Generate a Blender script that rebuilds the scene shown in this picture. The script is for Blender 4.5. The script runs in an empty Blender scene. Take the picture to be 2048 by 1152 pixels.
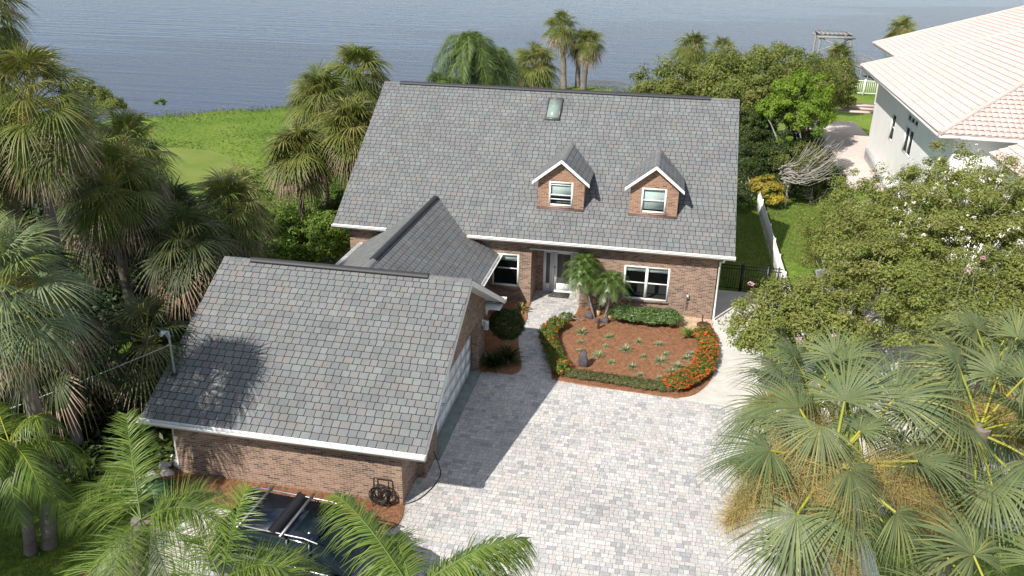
import bpy, math, random
import numpy as np
from mathutils import Vector
PI=math.pi; R=math.radians
sc=bpy.context.scene; COL=sc.collection
# ---------------- camera ----------------
def setup_camera():
    C=np.array([7.49,-32.98,14.91]); yw,pt,rl=R(10.60),R(22.73),R(1.21)
    fw=np.array([-math.sin(yw)*math.cos(pt),math.cos(yw)*math.cos(pt),-math.sin(pt)])
    r0=np.array([math.cos(yw),math.sin(yw),0]); u0=np.cross(r0,fw)
    r=math.cos(rl)*r0+math.sin(rl)*u0; u=-math.sin(rl)*r0+math.cos(rl)*u0
    from mathutils import Matrix
    M=Matrix(((r[0],u[0],-fw[0],C[0]),(r[1],u[1],-fw[1],C[1]),(r[2],u[2],-fw[2],C[2]),(0,0,0,1)))
    cd=bpy.data.cameras.new('camera'); cd.sensor_width=36; cd.lens=1630/2048*36; cd.clip_end=6000; cd.clip_start=.1
    co=bpy.data.objects.new('camera',cd); COL.objects.link(co); co.matrix_world=M; sc.camera=co
setup_camera()
# ---------------- light ----------------
SUN_EL=R(43); AZ=np.array([-.49,-.87]); AZ=AZ/np.linalg.norm(AZ)
w=bpy.data.worlds.new('World'); sc.world=w; w.use_nodes=True
nt=w.node_tree; nt.nodes.clear()
out=nt.nodes.new('ShaderNodeOutputWorld'); bg=nt.nodes.new('ShaderNodeBackground'); sky=nt.nodes.new('ShaderNodeTexSky')
sky.sky_type='NISHITA'; sky.sun_disc=False; sky.sun_elevation=SUN_EL; sky.sun_rotation=math.atan2(AZ[0],AZ[1]); sky.air_density=1; sky.dust_density=.25; sky.ozone_density=2
tc=nt.nodes.new('ShaderNodeTexCoord'); mp=nt.nodes.new('ShaderNodeMapping'); mp.inputs['Scale'].default_value=(1,1,3.2)
nz=nt.nodes.new('ShaderNodeTexNoise'); nz.inputs['Scale'].default_value=2.2; nz.inputs['Detail'].default_value=6; nz.inputs['Roughness'].default_value=.55
rp=nt.nodes.new('ShaderNodeValToRGB'); rp.color_ramp.elements[0].position=.42; rp.color_ramp.elements[1].position=.62
mx=nt.nodes.new('ShaderNodeMix'); mx.data_type='RGBA'; mx.inputs[7].default_value=(9.5,9.4,9.3,1)
ml=nt.nodes.new('ShaderNodeMath'); ml.operation='MULTIPLY'; ml.inputs[1].default_value=.7
L=nt.links.new
L(tc.outputs['Generated'],mp.inputs[0]); L(mp.outputs[0],nz.inputs['Vector']); L(nz.outputs['Fac'],rp.inputs[0]); L(rp.outputs[0],ml.inputs[0]); sx=nt.nodes.new('ShaderNodeSeparateXYZ'); L(tc.outputs['Generated'],sx.inputs[0]); mrr=nt.nodes.new('ShaderNodeMapRange'); mrr.inputs['From Min'].default_value=.2; mrr.inputs['From Max'].default_value=.6; mrr.inputs['To Min'].default_value=.12; mrr.inputs['To Max'].default_value=.85; L(sx.outputs[2],mrr.inputs[0]); L(mrr.outputs[0],ml.inputs[1])
L(ml.outputs[0],mx.inputs[0]); L(sky.outputs[0],mx.inputs[6]); L(mx.outputs[2],bg.inputs[0]); L(bg.outputs[0],out.inputs[0])
bg.inputs[1].default_value=.085
sl=bpy.data.lights.new('sun','SUN'); sl.energy=4.6; sl.angle=R(.5); sl.color=(1,.95,.87)
so=bpy.data.objects.new('sun',sl); COL.objects.link(so)
so.rotation_euler=Vector((-AZ[0]*math.cos(SUN_EL),-AZ[1]*math.cos(SUN_EL),-math.sin(SUN_EL))).to_track_quat('-Z','Y').to_euler()
sc.view_settings.view_transform='Standard'; sc.view_settings.look='None'; sc.view_settings.exposure=.58; sc.view_settings.gamma=1
sc.render.engine='CYCLES'; sc.cycles.max_bounces=6; sc.cycles.transparent_max_bounces=8
# ---------------- materials ----------------
MAT={}
def hexc(s):
    s=s.lstrip('#'); v=[int(s[i:i+2],16)/255 for i in (0,2,4)]
    return tuple((c/12.92 if c<=.04045 else ((c+.055)/1.055)**2.4) for c in v)+(1,)
def newmat(name):
    m=bpy.data.materials.new(name); m.use_nodes=True; n=m.node_tree; p=n.nodes['Principled BSDF']; MAT[name]=m; return m,n,p
def ramp(n,cols,pos=None,interp='LINEAR'):
    r=n.nodes.new('ShaderNodeValToRGB'); e=r.color_ramp.elements; k=len(cols)
    while len(e)<k: e.new(.5)
    for i,c in enumerate(cols):
        e[i].position=pos[i] if pos else (i/(k-1) if interp=='LINEAR' else i/k); e[i].color=tuple(c)[:3]+(1,)
    r.color_ramp.interpolation=interp; return r
def noise(n,scale,detail=4,rough=.6,vec=None,coord='Object',stretch=None):
    t=n.nodes.new('ShaderNodeTexCoord'); x=n.nodes.new('ShaderNodeTexNoise'); x.inputs['Scale'].default_value=scale
    x.inputs['Detail'].default_value=detail; x.inputs['Roughness'].default_value=rough
    src=vec or t.outputs[coord]
    if stretch:
        mp=n.nodes.new('ShaderNodeMapping'); mp.inputs['Scale'].default_value=stretch; n.links.new(src,mp.inputs[0]); src=mp.outputs[0]
    n.links.new(src,x.inputs['Vector']); return x
def mixc(n,f,a,b,mode='MIX'):
    m=n.nodes.new('ShaderNodeMix'); m.data_type='RGBA'; m.blend_type=mode
    for i,v in ((0,f),(6,a),(7,b)):
        if hasattr(v,'links') or isinstance(v,bpy.types.NodeSocket): n.links.new(v,m.inputs[i])
        else: m.inputs[i].default_value=v
    return m.outputs[2]
def bump(n,p,h,strength,dist=.01):
    b=n.nodes.new('ShaderNodeBump'); b.inputs['Strength'].default_value=strength; b.inputs['Distance'].default_value=dist
    n.links.new(h,b.inputs['Height']); n.links.new(b.outputs[0],p.inputs['Normal']); return b
def tintmat(name,cols,rough=.6,ns=3.,namt=.35,bs=None,bstr=.3,bd=.01,transl=0,interp='LINEAR',pos=None,spec=.5,fine=None):
    """colour from a per-face random 'tint' attribute plus some noise mottling"""
    m,n,p=newmat(name)
    a=n.nodes.new('ShaderNodeAttribute'); a.attribute_name='tint'
    r=ramp(n,cols,pos,interp); n.links.new(a.outputs['Fac'],r.inputs[0])
    x=noise(n,ns,5); r2=ramp(n,[(1-namt,)*3,(1+namt*.6,)*3],[.3,.7]); n.links.new(x.outputs['Fac'],r2.inputs[0])
    c=mixc(n,1.,r.outputs[0],r2.outputs[0],'MULTIPLY')
    if fine:
        x3=noise(n,fine,3,.7); r3=ramp(n,[(.72,)*3,(1.25,)*3],[.3,.7]); n.links.new(x3.outputs['Fac'],r3.inputs[0]); c=mixc(n,1.,c,r3.outputs[0],'MULTIPLY')
    n.links.new(c,p.inputs['Base Color']); p.inputs['Roughness'].default_value=rough
    p.inputs['Specular IOR Level'].default_value=spec
    if bs: x2=noise(n,bs,4); bump(n,p,x2.outputs['Fac'],bstr,bd)
    if transl:
        t=n.nodes.new('ShaderNodeBsdfTranslucent'); s=n.nodes.new('ShaderNodeMixShader'); s.inputs[0].default_value=transl
        c2=mixc(n,1.,c,(1.15,1.2,.6,1),'MULTIPLY'); n.links.new(c2,t.inputs[0])
        n.links.new(p.outputs[0],s.inputs[1]); n.links.new(t.outputs[0],s.inputs[2])
        n.links.new(s.outputs[0],n.nodes['Material Output'].inputs[0])
    return m
def plain(name,col,rough=.5,metal=0,ns=6,namt=.12,bs=None,bstr=.2,spec=.5,coat=0):
    m,n,p=newmat(name); x=noise(n,ns,4); c=Vector(col[:3])
    r=ramp(n,[tuple(c*(1-namt)),tuple(c*(1+namt))],[.3,.7]); n.links.new(x.outputs['Fac'],r.inputs[0])
    n.links.new(r.outputs[0],p.inputs['Base Color']); p.inputs['Roughness'].default_value=rough; p.inputs['Metallic'].default_value=metal
    p.inputs['Specular IOR Level'].default_value=spec; p.inputs['Coat Weight'].default_value=coat; p.inputs['Coat Roughness'].default_value=.05
    if bs: x2=noise(n,bs,4); bump(n,p,x2.outputs['Fac'],bstr)
    return m
# building
SH=[(.150,.155,.160),(.160,.163,.167),(.168,.173,.177),(.182,.192,.191),(.180,.172,.168),(.154,.161,.165),(.169,.180,.177),(.173,.168,.167)]
tintmat('shingle',[tuple(np.array(c)) for c in SH],.9,ns=1.2,namt=.13,bs=90,bstr=.35,bd=.004,interp='CONSTANT',spec=.25,fine=60)
plain('shingle_gap',(.035,.036,.039),.95,spec=.1)
plain('vent_black',(.03,.03,.033),.6); plain('white_trim',(.78,.78,.77),.4,ns=2,namt=.05); plain('white_door',(.82,.83,.85),.45,ns=1,namt=.04)
plain('flashing',(.10,.062,.058),.6); plain('frame_grey',(.12,.12,.12),.4,.3)
plain('stucco',(.88,.87,.85),.85,ns=.6,namt=.05,bs=30,bstr=.15)
def brickmat(name,cols,mortar):
    m,n,p=newmat(name); uv=n.nodes.new('ShaderNodeUVMap'); b=n.nodes.new('ShaderNodeTexBrick')
    n.links.new(uv.outputs[0],b.inputs['Vector']); b.inputs['Color1'].default_value=(0,0,0,1); b.inputs['Color2'].default_value=(1,1,1,1); b.inputs['Mortar'].default_value=(0,0,0,1)
    b.inputs['Scale'].default_value=1; b.inputs['Brick Width'].default_value=.205; b.inputs['Row Height'].default_value=.0677; b.inputs['Mortar Size'].default_value=.006; b.inputs['Mortar Smooth'].default_value=.3
    b.inputs['Bias'].default_value=0
    r=ramp(n,cols,interp='LINEAR'); n.links.new(b.outputs['Color'],r.inputs[0])
    x=noise(n,.7,5,coord='Object'); r2=ramp(n,[(.78,)*3,(1.2,)*3],[.3,.7]); n.links.new(x.outputs['Fac'],r2.inputs[0])
    c=mixc(n,1.,r.outputs[0],r2.outputs[0],'MULTIPLY')
    x3=noise(n,45,3); r3=ramp(n,[(.7,)*3,(1.3,)*3],[.3,.7]); n.links.new(x3.outputs['Fac'],r3.inputs[0]); c=mixc(n,1.,c,r3.outputs[0],'MULTIPLY')
    c=mixc(n,b.outputs['Fac'],c,mortar+(1,)); n.links.new(c,p.inputs['Base Color']); p.inputs['Roughness'].default_value=.9
    inv=n.nodes.new('ShaderNodeMath'); inv.operation='SUBTRACT'; inv.inputs[0].default_value=1; n.links.new(b.outputs['Fac'],inv.inputs[1]); bump(n,p,inv.outputs[0],.6,.008)
    return m
brickmat('brick',[(.085,.052,.042),(.165,.10,.075),(.245,.155,.11),(.29,.19,.135),(.225,.14,.10),(.13,.078,.06)],(.42,.35,.28))
brickmat('brick_dormer',[(.14,.07,.048),(.235,.125,.08),(.31,.175,.11),(.26,.14,.09)],(.45,.34,.25))
tintmat('paver',[(.44,.43,.415),(.50,.485,.465),(.54,.52,.495),(.48,.45,.425),(.42,.42,.42),(.52,.50,.48),(.48,.475,.46),(.35,.35,.355),(.515,.475,.45),(.57,.55,.525)],.9,ns=.35,namt=.16,bs=40,bstr=.25,interp='CONSTANT',fine=26)
plain('paver_joint',(.17,.16,.15),1,ns=20,namt=.3)
plain('concrete',(.54,.515,.47),.9,ns=1.6,namt=.12,bs=40,bstr=.2); plain('apron_concrete',(.20,.235,.22),.9,ns=2.5,namt=.25,bs=40)
tintmat('mulch',[(.24,.105,.055),(.36,.185,.105),(.29,.14,.075),(.44,.25,.15)],1,ns=9,namt=.35,bs=60,bstr=.8,bd=.02,fine=40,spec=.1)
tintmat('roof_tile',[(.52,.405,.37),(.57,.445,.405),(.545,.43,.395),(.59,.475,.44)],.8,ns=.8,namt=.08,bs=None,spec=.2)
plain('tile_joint',(.46,.34,.30),.9)
# glass etc.
m,n,p=newmat('window_glass'); p.inputs['Base Color'].default_value=(.02,.025,.025,1); p.inputs['Roughness'].default_value=.03
tr=n.nodes.new('ShaderNodeBsdfTransparent'); tr.inputs[0].default_value=(.86,.92,.9,1); ms=n.nodes.new('ShaderNodeMixShader'); ms.inputs[0].default_value=.15
n.links.new(tr.outputs[0],ms.inputs[1]); n.links.new(p.outputs[0],ms.inputs[2]); n.links.new(ms.outputs[0],n.nodes['Material Output'].inputs[0])
plain('door_glass',(.13,.14,.135),.25); plain('room_dark',(.02,.018,.016),.9); plain('blind',(.62,.68,.66),.8,ns=1,namt=.03); plain('skyl_shaft',(.42,.50,.45),.8,ns=1,namt=.04)
plain('skylight_glass',(.22,.28,.25),.25,spec=.3); plain('black_metal',(.012,.012,.013),.4,.2); plain('grey_metal',(.42,.45,.48),.35,.7)
plain('dark_rust',(.055,.032,.024),.6); plain('rubber',(.015,.015,.015),.7)
plain('car_blue',(.006,.012,.025),.3,.3,coat=.35); plain('car_silver',(.5,.52,.53),.25,.6,coat=1); plain('car_glass',(.006,.012,.014),.12,0,spec=.3)
plain('tail_red',(.3,.01,.01),.2); plain('chrome',(.3,.3,.31),.35,.8); plain('bin_green',(.012,.05,.028),.5)
plain('rock',(.075,.066,.072),.85,ns=9,namt=.4,bs=25,bstr=.8); plain('pale_rock',(.5,.46,.43),.9,ns=6,namt=.2,bs=20,bstr=.5); plain('tan_rock',(.5,.32,.17),.9,ns=8,namt=.3,bs=20,bstr=.5)
plain('weathered_wood',(.27,.26,.23),.9,ns=5,namt=.3); plain('orange_clay',(.35,.12,.03),.8)
tintmat('bark_palm',[(.12,.10,.08),(.21,.18,.15),(.16,.135,.11)],.95,ns=4,namt=.4,bs=20,bstr=.6)
tintmat('bark_grey',[(.24,.22,.19),(.36,.34,.30),(.30,.27,.24)],.9,ns=6,namt=.3)
# foliage
def leafm(name,cols,tr=.28,rough=.55,ns=.6,na=.25,spec=.35): tintmat(name,cols,rough,ns=ns,namt=na,transl=tr,spec=spec)
leafm('sabal_near',[(.075,.115,.045),(.125,.17,.065),(.19,.22,.085),(.11,.15,.075),(.28,.29,.10)],ns=1.2,rough=.5)
leafm('sabal_leaf',[(.075,.10,.022),(.13,.165,.035),(.20,.225,.055),(.12,.14,.035),(.32,.29,.11)],.3,rough=.45,spec=.35,ns=1.2)
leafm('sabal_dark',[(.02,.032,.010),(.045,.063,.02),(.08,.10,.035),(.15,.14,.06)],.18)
leafm('sabal_blue',[(.12,.17,.07),(.18,.235,.12),(.24,.29,.16),(.20,.25,.07)],.22,ns=1.2)
leafm('dead_leaf',[(.15,.095,.06),(.28,.20,.14),(.38,.29,.22),(.22,.13,.07)],.1,rough=.8)
leafm('flower_stalk',[(.30,.25,.07),(.42,.34,.11),(.36,.27,.11),(.45,.30,.16)],.1,rough=.8)
leafm('petiole',[(.28,.30,.05),(.38,.36,.05)],.1)
leafm('queen_leaf',[(.05,.10,.015),(.09,.16,.02),(.15,.23,.035),(.24,.29,.06),(.06,.11,.02)],.35,ns=1.5,rough=.4,spec=.5)
leafm('queen_far',[(.07,.125,.035),(.12,.185,.05),(.18,.24,.07)],.35)
leafm('myrtle_leaf',[(.12,.16,.032),(.19,.23,.05),(.28,.30,.075),(.16,.19,.05),(.36,.33,.10)],.36,ns=.5,na=.3)
leafm('bush_leaf',[(.10,.14,.026),(.16,.195,.04),(.22,.24,.06),(.16,.17,.055)],.35,ns=.4,na=.3)
leafm('bright_leaf',[(.10,.18,.015),(.16,.25,.02),(.22,.30,.035)],.35)
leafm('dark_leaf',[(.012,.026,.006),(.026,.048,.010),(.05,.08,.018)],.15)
leafm('hedge_leaf',[(.05,.10,.02),(.09,.16,.035),(.15,.23,.07),(.06,.12,.025)],.2,rough=.35,spec=.6)
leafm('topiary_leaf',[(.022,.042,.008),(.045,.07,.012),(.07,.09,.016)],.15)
leafm('juniper',[(.07,.085,.03),(.11,.12,.04),(.15,.135,.05)],.15)
leafm('ixora_leaf',[(.045,.09,.015),(.09,.15,.025),(.16,.19,.03),(.20,.12,.03)],.25)
leafm('ixora_flower',[(.75,.10,.02),(.85,.19,.03),(.62,.06,.02),(.9,.30,.05)],.2)
leafm('pink_flower',[(.6,.3,.45),(.7,.42,.55)],.2)
leafm('white_flower',[(.75,.70,.62),(.85,.80,.74)],.2)
leafm('variegated',[(.22,.28,.12),(.50,.50,.32),(.16,.22,.08),(.38,.40,.24)],.2)
leafm('lily_leaf',[(.16,.24,.05),(.26,.34,.08),(.32,.34,.10)],.25)
leafm('croton',[(.35,.24,.02),(.5,.36,.03),(.12,.15,.03),(.55,.42,.05)],.25)
leafm('croton_red',[(.08,.12,.03),(.35,.32,.12),(.22,.08,.05),(.30,.20,.08)],.2)
leafm('grass_blade',[(.09,.135,.025),(.13,.17,.035),(.17,.20,.05),(.22,.22,.09)],.3)
leafm('vine_leaf',[(.065,.13,.015),(.11,.19,.022),(.15,.23,.03),(.19,.25,.05)],.3,ns=.3,na=.35)
leafm('roebelenii',[(.04,.09,.02),(.08,.15,.03),(.14,.22,.05)],.3,rough=.35,spec=.6)
# ---------------- mesh builder ----------------
class MB:
    def __init__(s): s.V=[];s.F={};s.n=0;s.mats=[];s.L=[]
    def _mi(s,m):
        if m not in s.mats: s.mats.append(m)
        return s.mats.index(m)
    def arr(s,V,F,m,t=None):
        V=np.asarray(V,float).reshape(-1,3); F=np.asarray(F,int); 
        if len(F)==0: return
        t=np.full(len(F),.5) if t is None else np.broadcast_to(np.asarray(t,float),(len(F),))
        s.L.append((F+s.n,np.full(len(F),s._mi(m)),t)); s.V.append(V); s.n+=len(V)
    def poly(s,P,m,t=.5): s.arr(P,[list(range(len(P)))],m,t)
    def box(s,lo,hi,m,t=.5,fr=None):
        x0,y0,z0=lo;x1,y1,z1=hi
        P=np.array([(x0,y0,z0),(x1,y0,z0),(x1,y1,z0),(x0,y1,z0),(x0,y0,z1),(x1,y0,z1),(x1,y1,z1),(x0,y1,z1)],float)
        if fr: P=fr(P)
        s.arr(P,[(0,3,2,1),(4,5,6,7),(0,1,5,4),(1,2,6,5),(2,3,7,6),(3,0,4,7)],m,t)
    def prism(s,poly,m,d,t=.5):
        """extrude a planar 3D polygon by vector d"""
        P=np.array(poly,float); Q=P+np.array(d,float); k=len(P)
        s.arr(P,[list(range(k))[::-1]],m,t); s.arr(Q,[list(range(k))],m,t)
        V=np.vstack([P,Q]); s.arr(V,[(i,(i+1)%k,k+(i+1)%k,k+i) for i in range(k)],m,t)
    def tube(s,pts,rad,m,n=8,t=.5,cap=True):
        pts=np.array(pts,float); K=len(pts); rad=np.broadcast_to(np.asarray(rad,float),(K,))
        T=np.gradient(pts,axis=0); T/=np.linalg.norm(T,axis=1)[:,None]+1e-9
        ref=np.array([0,0,1.]) if abs(T[0][2])<.9 else np.array([1.,0,0])
        A=np.cross(T,ref); A/=np.linalg.norm(A,axis=1)[:,None]+1e-9; B=np.cross(T,A)
        th=np.arange(n)*2*PI/n
        V=pts[:,None,:]+rad[:,None,None]*(np.cos(th)[None,:,None]*A[:,None,:]+np.sin(th)[None,:,None]*B[:,None,:])
        F=[(i*n+j,i*n+(j+1)%n,(i+1)*n+(j+1)%n,(i+1)*n+j) for i in range(K-1) for j in range(n)]
        tt=t if np.isscalar(t) else np.repeat(t,n)[:len(F)]
        s.arr(V.reshape(-1,3),F,m,tt)
        if cap:
            s.arr(V[0],[list(range(n))],m,.5); s.arr(V[-1],[list(range(n))[::-1]],m,.5)
    def build(s,name,parent=None,uv=False,smooth=False,loc=None):
        V=np.vstack(s.V) if s.V else np.zeros((0,3))
        o3=np.array(parent.location if parent is not None and parent.parent is None else (0,0,0),float)
        q=parent; o3=np.zeros(3)
        while q is not None: o3=o3+np.array(q.location,float); q=q.parent
        if loc is not None: o3=np.array(loc,float)
        V=V-o3
        me=bpy.data.meshes.new(name); me.vertices.add(len(V)); me.vertices.foreach_set('co',V.ravel())
        ls=np.concatenate([F.ravel() for F,_,_ in s.L]); tot=np.concatenate([np.full(len(F),F.shape[1]) for F,_,_ in s.L])
        me.loops.add(len(ls)); me.loops.foreach_set('vertex_index',ls.astype(np.int32))
        me.polygons.add(len(tot)); st=np.concatenate([[0],np.cumsum(tot)[:-1]])
        me.polygons.foreach_set('loop_start',st.astype(np.int32))
        mi=np.concatenate([a for _,a,_ in s.L]); 
        for m in s.mats: me.materials.append(MAT[m])
        me.polygons.foreach_set('material_index',mi.astype(np.int32))
        at=me.attributes.new('tint','FLOAT','FACE'); at.data.foreach_set('value',np.concatenate([t for _,_,t in s.L]).astype(np.float32))
        me.update(calc_edges=True)
        if smooth: me.polygons.foreach_set('use_smooth',np.ones(len(tot),bool))
        if uv:
            u=me.uv_layers.new(name='UVMap'); nn=np.zeros(len(tot)*3); me.polygons.foreach_get('normal',nn); nn=nn.reshape(-1,3)
            N=np.repeat(nn,tot,axis=0); W=(V+o3)[ls]
            hz=np.stack([-N[:,1],N[:,0]],1); hn=np.linalg.norm(hz,axis=1)[:,None]; hz=np.where(hn>.3,hz/np.maximum(hn,1e-6),np.array([[1.,0]]))
            # snap tangent direction so that u runs +x or +y
            sg=np.sign(hz[:,0]+hz[:,1]*.5); sg[sg==0]=1; hz=hz*sg[:,None]
            uu=(W[:,:2]*hz).sum(1); vv=np.where(hn[:,0]>.3,W[:,2],W[:,1])
            u.data.foreach_set('uv',np.stack([uu,vv],1).ravel().astype(np.float32))
        o=bpy.data.objects.new(name,me); COL.objects.link(o)
        if parent is not None: o.parent=parent
        elif loc is not None: o.location=tuple(loc)
        return o
def tag(o,label,cat,group=None):
    o['label']=label; o['category']=cat
    if group: o['group']=group
    return o
def thing(name,loc,label,cat,group=None):
    o=bpy.data.objects.new(name,None); COL.objects.link(o); o.location=tuple(float(c) for c in loc); return tag(o,label,cat,group)
def struct(o,kind='structure'): o['kind']=kind; return o
rnd=random.Random(7)
def RG(s): return np.random.default_rng(s)
def nrm(v): v=np.array(v,float); return v/(np.linalg.norm(v)+1e-9)
def clip(P,poly):
    """Sutherland-Hodgman, convex CCW poly, 2D"""
    out=P
    for i in range(len(poly)):
        a=poly[i];b=poly[(i+1)%len(poly)]; inp=out; out=[]
        if not inp: return []
        f=lambda p:(b[0]-a[0])*(p[1]-a[1])-(b[1]-a[1])*(p[0]-a[0])
        for j in range(len(inp)):
            p=inp[j];q=inp[(j+1)%len(inp)];fp=f(p);fq=f(q)
            if fp>=0: out.append(p)
            if (fp>=0)!=(fq>=0):
                k=fp/(fp-fq); out.append((p[0]+k*(q[0]-p[0]),p[1]+k*(q[1]-p[1])))
    return out
def spline(P,n=6,closed=True):
    P=[np.array(p,float) for p in P]; K=len(P); o=[]
    rng=range(K) if closed else range(K-1)
    for i in rng:
        p0,p1,p2,p3=[P[(i+j)%K] if closed else P[min(max(i+j,0),K-1)] for j in (-1,0,1,2)]
        for k in range(n):
            t=k/n; o.append(.5*((2*p1)+(-p0+p2)*t+(2*p0-5*p1+4*p2-p3)*t*t+(-p0+3*p1-3*p2+p3)*t**3))
    if not closed: o.append(P[-1])
    return np.array(o)
def inpoly(x,y,P):
    P=np.asarray(P); x=np.asarray(x); y=np.asarray(y); c=np.zeros(x.shape,bool); j=len(P)-1
    for i in range(len(P)):
        xi,yi=P[i][:2];xj,yj=P[j][:2]
        c^=((yi>y)!=(yj>y))&(x<(xj-xi)*(y-yi)/(yj-yi+1e-12)+xi); j=i
    return c
#----------------- roofs ------------------
def shingle_plane(mb,O,U,W,poly,seed,tw=.262,row=.235,courses=True):
    """O origin, U along eave, W up the slope (unit), poly in (u,w) CCW convex"""
    rg=random.Random(seed); O=np.array(O,float);U=nrm(U);W=nrm(W);N=np.cross(U,W)
    if N[2]<0: N=-N
    mb.poly([O+U*a+W*b for a,b in poly],'shingle_gap')
    us=[p[0] for p in poly];ws=[p[1] for p in poly]
    r=0;w0=min(ws)
    byk={}
    while w0<max(ws):
        u=min(us)-rg.random()*tw
        while u<max(us):
            wd=tw*rg.choice([.86,.95,1,1.06,1.15]); g=.011; h=.018; c=.013
            jit=rg.choice([0,0,0,.006])
            T=[(u+g+c,w0-jit),(u+wd-g-c,w0-jit),(u+wd-g,w0+c),(u+wd-g,w0+row-h),(u+g,w0+row-h),(u+g,w0+c)]
            T=clip(T,poly)
            if len(T)>=3:
                t=rg.random(); lift=.009+.004*rg.random()
                V=[O+U*a+W*b+N*(lift-(b-w0)/row*.006) for a,b in T]
                byk.setdefault(len(V),[]).append((V,t))
            u+=wd
        w0+=row;r+=1
    for k,lst in byk.items():
        V=np.array([v for v,_ in lst]).reshape(-1,3); F=np.arange(len(lst)*k).reshape(-1,k)
        # orient upward
        e=np.cross(V[1]-V[0],V[2]-V[1])
        if e@N<0: F=F[:,::-1]
        mb.arr(V,F,'shingle',[t for _,t in lst])
def ridge_caps(mb,A,B,seed,wd=.13,step=.2,drop=.6):
    rg=random.Random(seed);A=np.array(A,float);B=np.array(B,float);L=np.linalg.norm(B-A);d=(B-A)/L;s=nrm(np.cross(d,(0,0,1)))
    k=0
    while k*step<L:
        a=A+d*k*step;b=A+d*min(L,(k+1)*step+.02);z=np.array([0,0,.03]);z2=np.array([0,0,.018]);dn=np.array([0,0,-wd*drop+.022])
        t=rg.random()
        mb.arr([a+z2,b+z,b+s*wd+dn,a+s*wd+dn-z+z2,b-s*wd+dn,a-s*wd+dn-z+z2],[(0,1,2,3),(1,0,5,4)],'shingle',t); k+=1
def slab_under(mb,poly3,m,dz):
    mb.prism(poly3,m,(0,0,dz))
HX=(1.5,0,0)
house=thing('brick_house',HX,'large brown brick house with grey slate-look shingle roof, two dormers and an attached garage wing','house')
zE,zR,yR,xL,xR=3.2,8.39,7.63,-6.97,10.72
S1=(zR-zE)/yR; l1=math.hypot(yR,zR-zE); w1=np.array([0,yR,zR-zE])/l1
mb=MB(); shingle_plane(mb,(xL,0,zE),(1,0,0),w1,[(0,0),(xR-xL,0),(xR-xL,l1),(0,l1)],1)
w1b=np.array([0,-yR,zR-zE])/l1
shingle_plane(mb,(xL,2*yR,zE),(1,0,0),w1b,[(0,0),(xR-xL,0),(xR-xL,l1),(0,l1)],2)
ridge_caps(mb,(xL,yR,zR+.01),(xR,yR,zR+.01),3)
slab_under(mb,[(xL+.05,.02,zE-.04),(xR-.05,.02,zE-.04),(xR-.05,yR,zR-.04),(xL+.05,yR,zR-.04)],'white_trim',-.12)
slab_under(mb,[(xL+.05,2*yR-.02,zE-.04),(xL+.05,yR,zR-.045),(xR-.05,yR,zR-.045),(xR-.05,2*yR-.02,zE-.04)],'white_trim',-.12)
mroof=mb.build('roof',house)
def boxp(name,lo,hi,m,parent,uv=False):
    b=MB(); b.box(lo,hi,m); return b.build(name,parent,uv)
def tentbox(name,A,B,hw,h,drop,m,parent):
    A=np.array(A,float);B=np.array(B,float);d=nrm(B-A);s=nrm(np.cross(d,(0,0,1)));z=np.array([0,0,1.])
    b=MB(); P=[A-s*hw-z*drop*hw,A+z*.0,A+s*hw-z*drop*hw,A+s*hw+z*(h-drop*hw),A+z*h,A-s*hw+z*(h-drop*hw)]
    b.prism(P,m,B-A); return b.build(name,parent)
tentbox('ridge_vent',(-6.13,yR,zR+.02),(9.38,yR,zR+.02),.14,.07,S1,'vent_black',mroof)
# cross gable
kx=-2.57;kz=4.36;S2=.67;zk=2.23;hw=(kz-zk)/S2
lk=math.hypot(hw,kz-zk); yA=(kz-zE)/S1
yb=-7.9
for_cross=MB()
wR=np.array([-hw,0,kz-zk])/lk
yw_=.62
# right plane: origin at eave (kx+hw), U along +y
def crossside(sg,seed):
    O=(kx+sg*hw,yb,zk); U=np.array([0,1.,0]); W=np.array([-sg*hw,0,kz-zk])/lk
    # valley: from main eave (z=zE,y=0) up to apex (y=yA); below zE extends to wall y=.6
    wE=(zE-zk)/(kz-zk)*lk
    P=[(0,0),(yw_-yb,0),(yw_-yb,wE*.88),(0-yb+.0,wE),(yA-yb,lk),(0,lk)]
    if True:
        # polygon is slightly non convex at the eave: split in two convex parts
        shingle_plane(for_cross,O,U,W,[(0,0),(yw_-yb,0),(yw_-yb,wE*.93),(-yb,wE),(0,wE)],seed)
        O2=np.array(O)+W*wE
        shingle_plane(for_cross,O2,U,W,[(0,0),(-yb,0),(yA-yb+.02,lk-wE),(0,lk-wE)],seed+50)
crossside(1,5); crossside(-1,6)
ridge_caps(for_cross,(kx,yb,kz+.005),(kx,yA+.05,kz+.005),8)
croof=for_cross.build('roof',house)
tentbox('ridge_vent',(kx,-6.75,kz+.02),(kx,yA-.25,kz+.02),.13,.07,S2,'vent_black',croof)
# garage roof
gx0,gx1,gF,gR,gzE,gzR=-6.59,1.88,-15.25,-9.84,2.26,5.2
gB=2*gR-gF; SG=(gzR-gzE)/(gR-gF); lg=math.hypot(gR-gF,gzR-gzE); wg=np.array([0,gR-gF,gzR-gzE])/lg; wgb=wg*np.array([1,-1,1])
mb=MB(); shingle_plane(mb,(gx0,gF,gzE),(1,0,0),wg,[(0,0),(gx1-gx0,0),(gx1-gx0,lg),(0,lg)],11)
shingle_plane(mb,(gx0,gB,gzE),(1,0,0),wgb,[(0,0),(gx1-gx0,0),(gx1-gx0,lg),(0,lg)],12)
ridge_caps(mb,(gx0,gR,gzR+.01),(gx1,gR,gzR+.01),13)
slab_under(mb,[(gx0+.05,gF+.02,gzE-.04),(gx1-.05,gF+.02,gzE-.04),(gx1-.05,gR,gzR-.04),(gx0+.05,gR,gzR-.04)],'white_trim',-.12)
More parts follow.
